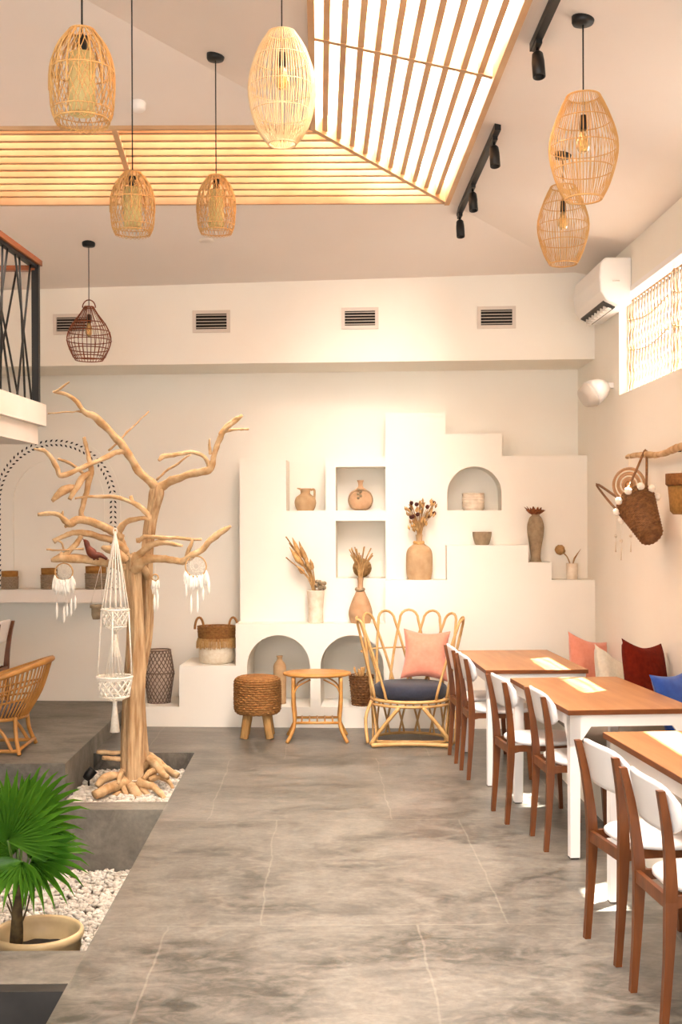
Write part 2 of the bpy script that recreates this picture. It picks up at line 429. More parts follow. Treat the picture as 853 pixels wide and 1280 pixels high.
m.wbox(x628, XW + .05, M, .6, ZL724, zt569)
struct('wall_niches', m, PLASTER, 'stepped plaster shelf wall with square and arched niches')

# concrete bench along the right wall
m = MB(); m.box(1.60, XW, 2.4, 9.42, 0, .375)
o = link('plaster_bench', m, PLASTER); tag(o, 'built-in bench of plaster and concrete running under the right wall', 'bench')
m = MB(); m.box(1.575, XW, 2.4, 9.42, .375, .41)
link('seat_slab', m, STONEG, o, local=True)

# ceiling ----------------------------------------------------------
def slab(pts, zf, t=.06):
    return [(x, y, zf(x, y)) for x, y in pts], [(x, y, zf(x, y) + t) for x, y in pts]
fR = lambda x, y: zR(x); fB = lambda x, y: zB(y); fL = lambda x, y: zL(x)
XI, XO, YI, YO, YN = -.04, .936, 7.344, 8.32, 1.5
XWE, XLE = XW + .11, XLW - .3
m = MB()
for pts in ([(XO, -2.2), (XWE, -2.2), (XWE, YO + XWE - XO), (XO, YO)], [(XI, -2.2), (XO, -2.2), (XO, YN), (XI, YN)],
            [(-1.8, -2.2), (XI, -2.2), (XI, YI), (-1.8, 5.584)]): m.prism(*slab(pts, fR))
for pts in ([(XO, YO), (XWE, YO + XWE - XO), (XWE, 11.3), (XLE, 11.3), (XLE, 3.784 - XLE), (3.784 - YO, YO)], [(-1.8, 5.584), (XI, YI), (3.784 - YI, YI)]): m.prism(*slab(pts, fB))
m.prism(*slab([(XLE, -2.2), (-1.8, -2.2), (-1.8, 5.584), (XLE, 3.784 - XLE)], fL))
struct('ceiling', m, CEIL, 'pale hipped ceiling')
# curb above the opening
m = MB(); H = .42
def curb(x0, y0, x1, y1, f, t):
    dx, dy = x1 - x0, y1 - y0; l = sqrt(dx * dx + dy * dy); nx, ny = -dy / l * t, dx / l * t
    q = [(x0, y0), (x1, y1), (x1 + nx, y1 + ny), (x0 + nx, y0 + ny)]
    m.prism([(x, y, f(*[(x0, y0), (x1, y1), (x1, y1), (x0, y0)][i]) + .05) for i, (x, y) in enumerate(q)], [(x, y, f(*[(x0, y0), (x1, y1), (x1, y1), (x0, y0)][i]) + H) for i, (x, y) in enumerate(q)])
curb(XO, YN, XO, YO, fR, -.05); curb(XI, YN, XI, YI, fR, .05); curb(XI, YN, XO, YN, fR, -.05)
curb(3.784 - YO, YO, XO, YO, fB, .05); curb(3.784 - YI, YI, XI, YI, fB, -.05); curb(3.784 - YO, YO, 3.784 - YI, YI, fB, .05)
struct('trim_6', m, WHITE, 'white sides of the skylight opening')
m = MB()
for pts, f in (([(XI - .06, YN - .06), (XO + .06, YN - .06), (XO + .06, YO + .06), (XI - .06, YI)], fR), ([(XI, YI - .06), (XO + .06, YO + .06), (3.78 - YO, YO + .06), (3.72 - YI, YI - .06)], fB)):
    a, b = slab(pts, f, .02); m.prism([(x, y, z + H) for x, y, z in a], [(x, y, z + H) for x, y, z in b])
struct('window_1', m, POLY, 'white translucent skylight sheet')

# skylight slats ----------------------------------------------------
sky = thing('slatted_skylight', 'timber slatted skylight grille turning a corner in the pitched ceiling', 'skylight', (XO, YO, 4.0))
SW, SH = .033, .085
for k in range(1, 11):                                    # right arm, slats running away from the eye
    x = XI + (XO - XI) * k / 11; z = zR(x); ye = x + 7.384
    m = MB(); m.box(x - SW / 2, x + SW / 2, YN, ye - .02, z, z + SH); link('slat', m, TIMBER, sky)
for k in range(1, 11):                                    # left arm, slats running left to right
    y = YI + (YO - YI) * k / 11; z = zB(y)
    m = MB(); m.box(3.784 - y, y - 7.384 - .02, y - .021, y + .021, z, z + SH); link('slat', m, TIMBER, sky)
def beam(a, b, w, h, f, lift=0.0, name='frame_beam'):
    (x0, y0), (x1, y1) = a, b; dx, dy = x1 - x0, y1 - y0; l = sqrt(dx * dx + dy * dy); nx, ny = -dy / l * w / 2, dx / l * w / 2
    q = [(x0 + nx, y0 + ny), (x0 - nx, y0 - ny), (x1 - nx, y1 - ny), (x1 + nx, y1 + ny)]
    zz = [f(x0, y0), f(x0, y0), f(x1, y1), f(x1, y1)]
    m = MB(); m.prism([(x, y, z + lift) for (x, y), z in zip(q, zz)], [(x, y, z + lift + h) for (x, y), z in zip(q, zz)])
    return link(name, m, TIMBER, sky)
beam((XO - .01, YN), (XO - .01, YO), .035, .16, fR, -.03); beam((XI + .01, YN), (XI + .01, YI), .035, .16, fR, -.03)
beam((3.784 - YO, YO - .01), (XO, YO - .01), .03, .13, fB, -.02); beam((3.784 - YI, YI + .01), (XI, YI + .01), .03, .13, fB, -.02)
beam((XI, YI), (XO - .01, YO - .01), .035, .14, fB, -.025, 'mitre_beam')
for y in (6.02, 3.75): beam((XI, y), (XO, y), .035, .20, fR, -.006, 'cross_beam')
beam((-1.29, YI), (-1.29, YO), .035, .10, fB, -.02, 'cross_beam'); beam((-3.0, YI), (-3.0, YO), .035, .10, fB, -.02, 'cross_beam')

# windows in the right wall
def rwindow(idx, y0, y1, mull):
    z0, z1 = 2.65, 3.39; X = XW + .07
    m = MB()
    m.box(X, X + .03, y1 - .045, y1, z0, z1); m.box(X, X + .03, y0, y0 + .045, z0, z1)
    m.box(X, X + .03, y0, y1, z1 - .03, z1); m.box(X, X + .03, y0, y1, z0, z0 + .035)
    for y in mull: m.box(X, X + .03, y - .02, y + .02, z0, z1)
    w = struct('window_%d' % idx, m, FRAMEW, 'wood framed high window')
    h = MB(); h.box(XW - .01, XW + .08, y0, y1, z1 - .035, z1 + .005)
    link('head_board', h, WHITE, w, local=True)
    return w
rwindow(2, 6.95, 8.71, [7.60]); rwindow(3, 5.1, 6.2, [])
def blind(y0, y1, label):
    t = thing('string_blind', label, 'blind', (XW + .06, (y0 + y1) / 2, 3.33), 0, 'knotted blinds in the high windows')
    m = MB(); m.tube([(XW + .06, y0, 3.33), (XW + .06, y1, 3.33)], .008, 6); link('rod', m, FRAMEW, t)
    m = MB(); m2 = MB(); n = int((y1 - y0) / .07)
    for k in range(n + 1):
        y = y0 + (y1 - y0) * k / n
        m2.lathe([(.004, -.012), (.012, 0), (.004, .012)], (XW + .055, y, 3.30), 6)
        for ph in (0, pi):
            pts = [(XW + .045 + .004 * cos(j), y + .017 * sin(j * .75 + ph), 3.33 - .66 * j / 22) for j in range(23)]
            m.tube(pts, .0048, 4, cap=False)
    link('knotted_strings', m, mat('tan_string', 'd6bda4', 'c4a88c', rough=.9, scale=40), t, kind='stuff'); link('hook_row', m2, BLACK, t, kind='stuff')
    for j, z in enumerate((3.2, 2.98)):
        m = MB(); m.tube([(XW + .052, y0 + (y1 - y0) * q / 12, z - .05 * sin(pi * q / 12)) for q in range(13)], .005, 5); link('swag_cord', m, RATTANP, t)
blind(7.64, 8.62, 'knotted string blind in the high window beside the air conditioner')
blind(6.99, 7.56, 'knotted string blind past the window post, cut by the right edge')

# mezzanine, top left ----------------------------------------------
MY = 8.45
c0 = U(58, 506, MY); zt_, zb1, zb2 = c0.z, U(58, 533, MY).z, U(52, 556, MY).z
dirm = Vector((-.07, -1, 0)); DX = c0.x
def mz(m, x, off, z0, z1):
    a = Vector((x, MY + off * 0, 0)); p1 = Vector((x, MY - off, 0)); p2 = p1 + dirm * 8.0
    m.hexa([(-5.86, p2.y, z0), (p2.x, p2.y, z0), (p1.x, p1.y, z0), (-5.86, p1.y, z0), (-5.86, p2.y, z1), (p2.x, p2.y, z1), (p1.x, p1.y, z1), (-5.86, p1.y, z1)])
m = MB(); mz(m, DX, 0, zb1, zt_); mz(m, DX - .05, .05, zb2, zb1)
struct('floor_mezzanine', m, WHITE_SLAB, 'white edge of the upper floor at top left')
rl = thing('balcony_railing', 'black metal railing with stained wood handrail on the upper floor', 'railing', (DX - .06, MY - .06, zt_))
zr = U(50, 330, MY - .06).z
ra = Vector((DX - .06, MY - .06, 0)); rb = ra + dirm * 5.0
def rr(t, z): p = ra + dirm * t; return Vector((p.x, p.y, z))
def bar(p, q, w, h):
    p, q = Vector(p), Vector(q); d = (q - p).normalized(); n = Vector((-d.y, d.x, 0)) * w / 2; hh = Vector((0, 0, h))
    return [p - n, p + n, q + n, q - n, p - n + hh, p + n + hh, q + n + hh, q - n + hh]
m = MB(); m.hexa(bar(rr(-.04, zr - .01), rr(5, zr - .01), .075, .04)); link('handrail', m, RAIL, rl)
m = MB(); m.hexa(bar((ra.x, ra.y, zr - .05), (ra.x - 3.2, ra.y, zr - .05), .06, .035)); link('handrail', m, RAIL, rl)
m = MB(); m.hexa(bar(rr(-.02, zr - .035), rr(5, zr - .035), .04, .024)); link('top_rail', m, BLACK, rl)
m = MB(); m.box(ra.x - .025, ra.x + .025, ra.y - .025, ra.y + .025, zt_, zr - .01); link('post', m, BLACK, rl)
for (t0, t1) in ((.10, .45), (.42, .12), (.25, .36), (.55, .95), (.95, .6), (.75, .70), (1.05, 1.5), (1.5, 1.1), (1.25, 1.2), (1.7, 2.1), (2.1, 1.7), (1.9, 1.85), (2.3, 2.6), (2.6, 2.3)):
    m = MB(); m.tube([rr(t0, zt_), rr(t1, zr - .03)], .008, 6); link('baluster', m, BLACK, rl)
for (t0, t1) in ((.12, .3), (.32, .14), (.45, .7), (.7, .5)):
    m = MB(); m.tube([(ra.x - t0, ra.y, zt_), (ra.x - t1, ra.y, zr - .05)], .008, 6); link('baluster', m, BLACK, rl)

# arch decor and shelf on the left of the back wall -----------------
aw = .6
acx, aR = Sx(69.5, aw, 620), 0
sc_ = (wl(175, 620, aw)[0] - wl(75, 620, aw)[0]) / 100
zc = wl(75, 627, aw)[1]; aR = 72.5 * sc_
zs1 = wl(75, 737, aw)[1]
def bandpts(r, n=40):
    return [(acx - r, zs1)] + [(acx - r * cos(pi * i / n), zc + r * sin(pi * i / n)) for i in range(n + 1)] + [(acx + r, zs1)]
m = MB()
def band(r0, r1, d):
    A, B = bandpts(r0), bandpts(r1)
    for i in range(len(A) - 1):
        m.wprism([A[i], A[i + 1], B[i + 1], B[i]], aw - d, aw)
band(aR - 20 * sc_, aR - 11 * sc_, .02); band(aR - 11 * sc_, aR + 9 * sc_, .012)
o = struct('trim_7', m, PLASTER, 'plaster arch relief on the left of the back wall')
m = MB()
L_ = pi * aR + 2 * (zc - zs1); npair = int(L_ / (6.2 * sc_))
def along(q):
    s1 = zc - zs1
    if q < s1: return (acx - aR, zs1 + q), (0, 1)
    if q < s1 + pi * aR:
        a = (q - s1) / aR; return (acx - aR * cos(a), zc + aR * sin(a)), (sin(a), cos(a))
    return (acx + aR, zc - (q - s1 - pi * aR)), (0, -1)
for i in range(npair):
    (x, z), (tx, tz) = along(L_ * (i + .5) / npair)
    for sgn in (1, -1):
        nx, nz = -tz * sgn, tx * sgn
        ax, az = tx * .75 + nx * .65, tz * .75 + nz * .65
        bx, bz = -az, ax
        b0 = (x + nx * .008, z + nz * .008); le, wi = .036, .0085
        poly = [(b0[0], b0[1]), (b0[0] + ax * le * .5 + bx * wi, b0[1] + az * le * .5 + bz * wi), (b0[0] + ax * le, b0[1] + az * le), (b0[0] + ax * le * .5 - bx * wi, b0[1] + az * le * .5 - bz * wi)]
        m.wprism(poly, aw - .0145, aw - .012)
link('painted_leaves', m, LEAFPAINT, o, local=True, kind='stuff', label='black leaf garland painted round the arch')
zsh = wl(75, 737, .36)[1]; zsl = wl(75, 753, .36)[1]
m = MB(); m.wbox(-4.5, Sx(158, .36, 745), .34, .6, zsl, zsh)
o = link('wall_shelf', m, WHITE_SLAB); tag(o, 'thick white wall shelf under the painted arch, holding woven pots', 'shelf')

# air vents ----------------------------------------------------------
def vent(px0, px1, py0, py1, label):
    (a, z1), (b, z0) = wl(px0, py0, -.02), wl(px1, py1, -.02); dd = -.02
    t = thing('air_vent', label, 'vent', BW((a + b) / 2, dd, z0), 0, 'air vents on the bulkhead')
    fw = .028; m = MB()
    m.wbox(a, a + fw, dd - .014, dd, z0, z1); m.wbox(b - fw, b, dd - .014, dd, z0, z1)
    m.wbox(a + fw, b - fw, dd - .014, dd, z0, z0 + fw); m.wbox(a + fw, b - fw, dd - .014, dd, z1 - fw, z1); link('frame', m, VENTF, t)
    m = MB(); m.wbox(a + fw, b - fw, dd - .002, dd, z0 + fw, z1 - fw); link('duct_shade_plate', m, VENTD, t)  # flat plate on the solid bulkhead; shade inside the duct painted as near-black
    for k in range(5):
        z = z0 + fw + (z1 - z0 - 2 * fw) * (k + .5) / 5
        m = MB(); m.wbox(a + fw, b - fw, dd - .012, dd - .006, z - .0035, z + .0035); link('slat', m, VENTS, t)
vent(67, 113, 393, 418, 'air vent partly hidden behind the dark teardrop lamp')
vent(241, 288, 388.5, 415.5, 'second air vent from the left, right of the dark lamp')
vent(427, 473.5, 385, 411, 'air vent above the jug niches, third from the left')
vent(597, 645, 383.5, 410.5, 'air vent nearest the air conditioner')

# ------------------------------------------------------------------ PENDANT LAMPS
def cord(t, x, y, z0, z1, rose=True):
    m = MB(); m.tube([(x, y, z0), (x, y, z1)], .0035, 6); link('cord', m, BLACKW, t)
    if rose: m = MB(); m.lathe([(.012, -.03), (.045, -.026), (.05, -.015), (.05, .012)], (x, y, z1), 20); link('ceiling_rose', m, BLACK, t)
def bulb(t, x, y, z):
    m = MB(); m.lathe([(.004, .06), (.017, .055), (.02, .02), (.02, -.005), (.012, -.008)], (x, y, z), 14); link('socket', m, BLACK, t)
    m = MB(); m.lathe([(.011, -.006), (.02, -.03), (.03, -.06), (.031, -.085), (.02, -.108), (.001, -.115)], (x, y, z), 16); link('bulb', m, GLASSA, t)
def rprof(pr, u):
    for (a, ra_), (b, rb_) in zip(pr, pr[1:]):
        if a <= u <= b:
            q = (u - a) / (b - a); q = q * q * (3 - 2 * q) if False else q
            return ra_ + (rb_ - ra_) * q
    return pr[-1][1]
def ssample(ctrl, n):
    pts = smoothpts(ctrl, 8); 
    return [(rprof(pts, i / n)) for i in range(n + 1)]
def oval_lamp(px, y0, y1, wpx, D, label, m1, top=.5, bot=.55, nr=56):
    c = U(px, y1, D); z1 = U(px, y0, D).z; z0 = c.z; k = D / F; R = wpx / 2 * k; Hh = z1 - z0
    t = thing('pendant_lamp', label, 'pendant lamp', (c.x, D, z0), 0, 'oval rattan pendants')
    zc_ = min(zR(c.x), zB(D)) if c.x > -1.8 else zB(D)
    cord(t, c.x, D, z1 - .08, zc_)
    ctrl = [(0, bot * R), (.15, .78 * R), (.4, .99 * R), (.6, .98 * R), (.85, .72 * R), (1, top * R)]
    rs = ssample(ctrl, 14); m = MB()
    for i in range(nr):
        a = 2 * pi * i / nr + random.uniform(-.02, .02)
        m.tube([(c.x + rs[j] * cos(a), D + rs[j] * sin(a), z0 + Hh * j / 14) for j in range(15)], .0021, 4, cap=False)
    link('rattan_ribs', m, m1, t, kind='stuff')
    for u, w in ((0, .0045), (.28, .0028), (.5, .0024), (.76, .0028), (1, .0045)):
        r = rprof(smoothpts(ctrl, 8), u) * .985; mm = MB()
        mm.tube([(c.x + r * cos(2 * pi * q / 40), D + r * sin(2 * pi * q / 40), z0 + Hh * u) for q in range(40)], w, 5, closed=True); link('hoop', mm, m1, t)
    for a in (0.3, 2.4, 4.5):
        mm = MB(); mm.tube([(c.x, D, z1 - .035), (c.x + rs[-1] * cos(a), D + rs[-1] * sin(a), z1)], .0022, 4); link('hanger_arm', mm, m1, t)
    bulb(t, c.x, D, z1 - .14)
    return t
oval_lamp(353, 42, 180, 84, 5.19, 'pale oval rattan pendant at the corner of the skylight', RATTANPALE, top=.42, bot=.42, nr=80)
oval_lamp(730, 121, 249, 84, 5.19, 'large oval open rattan pendant at upper right, the higher of two overlapping', RATTANL)
oval_lamp(704.5, 234, 330, 63, 6.9, 'smaller oval rattan pendant hanging lower right behind the large one', RATTANL)

def bell_lamp(px, y0, y1, wpx, D, label):
    c = U(px, y1, D); z1 = U(px, y0, D).z; z0 = c.z; k = D / F; R = wpx / 2 * k; Hh = z1 - z0
    t = thing('pendant_lamp', label, 'pendant lamp', (c.x, D, z0), 0, 'bell shaped woven pendants')
    cord(t, c.x, D, z1 - .06, min(zR(c.x), zB(D)))
    ctrl = [(0, .80 * R), (.12, .93 * R), (.35, .98 * R), (.6, .95 * R), (.82, .74 * R), (1, .36 * R)]
    P = smoothpts(ctrl, 8); rs = [rprof(P, i / 12) for i in range(13)]
    m = MB(); n = 34
    for i in range(n):
        for sgn in (1, -1):
            tw = sgn * (1.15 + random.uniform(-.1, .1)); a0 = 2 * pi * i / n + random.uniform(-.04, .04)
            m.tube([(c.x + rs[j] * cos(a0 + tw * j / 12), D + rs[j] * sin(a0 + tw * j / 12), z0 + Hh * j / 12) for j in range(13)], .0016, 4, cap=False)
        if i % 2 == 0:
            a0 = 2 * pi * i / n
            m.tube([(c.x + rs[j] * cos(a0) * 1.01, D + rs[j] * sin(a0) * 1.01, z0 + Hh * j / 12) for j in range(4, 13)], .003, 4, cap=False)
    link('woven_strands', m, RATTANL, t, kind='stuff')
    m = MB()
    for i in range(26):
        a0 = 2 * pi * i / 26; a1 = a0 + 2 * pi / 20
        m.tube([(c.x + r_ * cos(a), D + r_ * sin(a), z0 + zz) for a, r_, zz in ((a0, rs[0], .004), ((a0 + a1) / 2, rs[0] * .97, -.008), (a1, rs[0], .004))], .0016, 4, cap=False)
    link('scalloped_edge', m, RATTANL, t, kind='stuff')
    for u, w in ((.02, .003), (.12, .002), (.55, .003), (.99, .0045)):
        r = rprof(P, u); mm = MB(); mm.tube([(c.x + r * cos(2 * pi * q / 36), D + r * sin(2 * pi * q / 36), z0 + Hh * u) for q in range(36)], w, 5, closed=True); link('hoop', mm, RATTANL, t)
    mm = MB(); r = .40 * R
    mm.lathe([(r, Hh * .10), (r, Hh * .74), (r * .96, Hh * .74), (r * .96, Hh * .10)], (c.x, D, z0), 24, close=True); link('paper_cylinder', mm, PAPER, t)
    mm = MB(); mm.lathe([(.003, -.04), (.018, -.035), (.018, .02)], (c.x, D, z1 - .04), 12); link('socket', mm, BLACK, t)
bell_lamp(103, 38, 154, 82, 3.96, 'large bell shaped woven pendant at upper left')
bell_lamp(166, 216, 292, 56, 5.85, 'bell shaped woven pendant on a long cord out of the frame, left of its twin')
bell_lamp(270.5, 220, 291, 49, 6.54, 'small bell shaped woven pendant with its black ceiling rose in view')

def dark_lamp():
    D = 8.94; px = 111.5; c = U(px, 450, D); z0 = c.z; z1 = U(px, 383, D).z; R = 27.5 * D / F; Hh = z1 - z0
    t = thing('pendant_lamp', 'dark reddish teardrop rattan pendant before the leftmost vent', 'pendant lamp', (c.x, D, z0))
    cord(t, c.x, D, z1, zB(D))
    ctrl = [(0, .62 * R), (.12, .8 * R), (.38, 1.0 * R), (.62, .82 * R), (.85, .42 * R), (1, .2 * R)]
    P = smoothpts(ctrl, 8); rs = [rprof(P, i / 14) for i in range(15)]; m = MB()
    for i in range(30):
        a = 2 * pi * i / 30 + random.uniform(-.03, .03)
        m.tube([(c.x + rs[j] * cos(a), D + rs[j] * sin(a), z0 + Hh * j / 14) for j in range(15)], .0026, 4, cap=False)
    link('rattan_ribs', m, RATTAND, t, kind='stuff')
    for u in (0, .06, .2, .36, .52, .68, .98):
        r = rprof(P, u) * 1.01; mm = MB(); mm.tube([(c.x + r * cos(2 * pi * q / 36), D + r * sin(2 * pi * q / 36), z0 + Hh * u) for q in range(36)], .004, 5, closed=True); link('hoop', mm, RATTAND, t)
    mm = MB(); mm.tube([(c.x + .05 * cos(pi * q / 12), D, z1 - .01 + .06 * sin(pi * q / 12)) for q in range(13)], .005, 5); link('handle_loop', mm, RATTAND, t)
    bulb(t, c.x, D, z1 - .12)
dark_lamp()

# track lights -------------------------------------------------------
def track(y0, y1, spots, label):
    x = 1.035
    t = thing('track_light', label, 'track light', (x, y0, zR(x)), 0, 'black spotlight tracks')
    m = MB(); m.box(x - .018, x + .018, y0, y1, zR(x) - .035, zR(x) + .005); link('track', m, BLACK, t)
    for y in spots:
        z = zR(x) - .035; m = MB()
        m.box(x - .014, x + .014, y - .05, y + .05, z - .022, z); m.tube([(x, y, z - .02), (x, y, z - .06)], .008, 8); h = link('spot_mount', m, BLACK, t)
        m = MB(); ax = Vector((.02, -.25, -1)).to_track_quat('Z', 'Y').to_matrix()
        m.lathe([(.018, 0), (.026, .01), (.03, .05), (.03, .13), (.024, .132), (.022, .11), (.001, .105)], (x, y, z - .045), 16, axis=ax); link('spot_head', m, BLACK, t)
track(2.6, 5.55, [3.1, 4.3, 5.45], 'black track with spotlights by the skylight, cut by the top edge')
track(6.65, 8.5, [6.8, 7.75, 8.45], 'black track with three spotlights beyond the skylight corner')
p = U(173, 134, 7.1); m = MB(); m.lathe([(.03, -.05), (.045, -.035), (.05, .02)], (p.x, 7.1, zB(7.1)), 18)
tag(link('ceiling_sensor', m, PLASTIC), 'small white sensor on the ceiling above the left slats', 'sensor')
t_ = Vector(((260 - PX) / F, 1, (PY - 301) / F)); k = 4.0 + SL * 8.32 - CH; tt = k / (t_.z + SL)
m = MB(); m.lathe([(.055, -.006), (.06, .002), (.06, .012)], (t_.x * tt, tt, zB(tt)), 22)
tag(link('ceiling_downlight', m, VENTF), 'flat round recessed light below the slats', 'ceiling light')

# ------------------------------------------------------------------ AIR CONDITIONER, SPEAKER
ac = thing('air_conditioner', 'white wall-mounted air conditioner at the top of the right wall', 'air conditioner', (XW, 8.75, 3.27))
def acprof(y):  # section in X-Z from the wall outwards
    x = XW
    q = [(x, 3.270), (x - .10, 3.260), (x - .185, 3.300), (x - .225, 3.360), (x - .235, 3.460), (x - .225, 3.570), (x - .19, 3.605), (x, 3.605)]
    return [(a, y, b) for a, b in q]
m = MB(); m.prism(acprof(8.35), acprof(9.2)); link('body', m, PLASTIC, ac, bevel=.012)
m = MB(); m.hexa([(XW - .105, 8.42, 3.252), (XW - .195, 8.42, 3.295), (XW - .195, 9.13, 3.295), (XW - .105, 9.13, 3.252), (XW - .10, 8.42, 3.280), (XW - .18, 8.42, 3.320), (XW - .18, 9.13, 3.320), (XW - .10, 9.13, 3.280)]); link('air_outlet', m, GRILLE, ac)
for k in range(7):
    y = 8.5 + k * .09; m = MB(); m.box(XW - .17, XW - .125, y, y + .01, 3.245, 3.280); link('louvre_fin', m, GREYPL, ac)
m = MB(); m.hexa([(XW - .13, 8.42, 3.240), (XW - .155, 8.42, 3.252), (XW - .155, 9.13, 3.252), (XW - .13, 9.13, 3.240), (XW - .13, 8.42, 3.246), (XW - .155, 8.42, 3.258), (XW - .155, 9.13, 3.258), (XW - .13, 9.13, 3.246)]); link('flap', m, PLASTIC, ac)
m = MB(); m.box(XW - .14, XW - .09, 8.338, 8.35, 3.430, 3.435); link('end_mark', m, GREYPL, ac)

spk = thing('wall_speaker', 'white rounded speaker with pale grille on the right wall', 'speaker', (XW, 8.9, 2.72))
sp = U(748, 487, 8.9); ax = Vector((-.85, -.15, -.50)).to_track_quat('Z', 'Y').to_matrix()
c = Vector((XW - .06, 8.9, sp.z + .03))
m = MB(); m.lathe([(.001, -.02), (.05, -.01), (.085, .03), (.108, .09), (.112, .135)], c, 26, axis=ax, sy=.9); link('shell', m, PLASTIC, spk)
m = MB(); m.lathe([(.112, .135), (.105, .155), (.085, .20), (.06, .205), (.001, .205)], c, 26, axis=ax, sy=.9); link('grille', m, GREYPL, spk)
m = MB(); m.box(XW - .07, XW, 8.87, 8.93, c.z - .02, c.z + .02); link('bracket', m, PLASTIC, spk)

# ------------------------------------------------------------------ FURNITURE, RIGHT
def table(cx, cy, w, l, rz, label):
    t = thing('dining_table', label, 'table', (cx, cy, 0), rz, 'dining tables along the bench')
    H_ = .75; top = .026
    m = MB(); m.box(-w / 2, w / 2, -l / 2, l / 2, H_ - top, H_); tp = link('tabletop', m, OAK, t, local=True, bevel=.003)
    m = MB()
    for a, b, c_, d in ((-w / 2, w / 2, -l / 2 - .001, -l / 2 + .004), (-w / 2, w / 2, l / 2 - .004, l / 2 + .001)): m.box(a, b, c_, d, H_ - top, H_ - .002)
    for a, b in ((-w / 2 - .001, -w / 2 + .004), (w / 2 - .004, w / 2 + .001)): m.box(a, b, -l / 2, l / 2, H_ - top, H_ - .002)
    link('edge_band', m, OAK_EDGE, t, local=True).parent = tp
    z1 = H_ - top; ap = .06; i = .012
    for sx in (-1, 1):
        x = sx * (w / 2 - i); m = MB()
        br = [(-l / 2 + i, z1 - .16), (-l / 2 + .05, z1 - .16), (-l / 2 + .12, z1 - ap), (l / 2 - .12, z1 - ap), (l / 2 - .05, z1 - .16), (l / 2 - i, z1 - .16), (l / 2 - i, z1), (-l / 2 + i, z1)]
        m.prism([(x, a, b) for a, b in br], [(x - sx * .02, a, b) for a, b in br]); link('apron', m, WHITE, t, local=True)
    for sy in (-1, 1):
        y = sy * (l / 2 - i); m = MB()
        br = [(-w / 2 + i, z1 - .16), (-w / 2 + .05, z1 - .16), (-w / 2 + .12, z1 - ap), (w / 2 - .12, z1 - ap), (w / 2 - .05, z1 - .16), (w / 2 - i, z1 - .16), (w / 2 - i, z1), (-w / 2 + i, z1)]
        m.prism([(a, y, b) for a, b in br], [(a, y - sy * .02, b) for a, b in br]); link('apron', m, WHITE, t, local=True)
    for sx in (-1, 1):
        for sy in (-1, 1):
            bz = .41 if sx > 0 else 0.0
            x0, y0 = sx * (w / 2 - i), sy * (l / 2 - i); a, b = .055, .048
            def q(s_, z): return [(x0, y0, z), (x0 - sx * s_, y0, z), (x0 - sx * s_, y0 - sy * s_, z), (x0, y0 - sy * s_, z)]
            m = MB(); m.prism(q(b, bz + .006), q(a, z1)); lg = link('leg', m, WHITE, t, local=True)
            m = MB(); m.prism(q(b * .9, bz), q(b * .9, bz + .006)); link('foot_pad', m, BLACK, t, local=True).parent = lg
    return t
def tb(nl, deg, w, l, label):
    """table from its near-left corner"""
    a = radians(deg); c = Vector(nl) + Vector((cos(a) * w / 2 - sin(a) * l / 2, sin(a) * w / 2 + cos(a) * l / 2))
    return table(c.x, c.y, w, l, a, label)
tb((1.066, 7.43), 1.5, .66, 1.18, 'farthest oak-topped white table, beside the rattan high-back chair')
tb((1.246, 5.81), 4.0, .66, 1.24, 'middle oak-topped white table with the widest sunlit strip')
tb((1.345, 4.0), 3.6, .66, 1.20, 'nearest oak-topped white table, cut by the right edge')

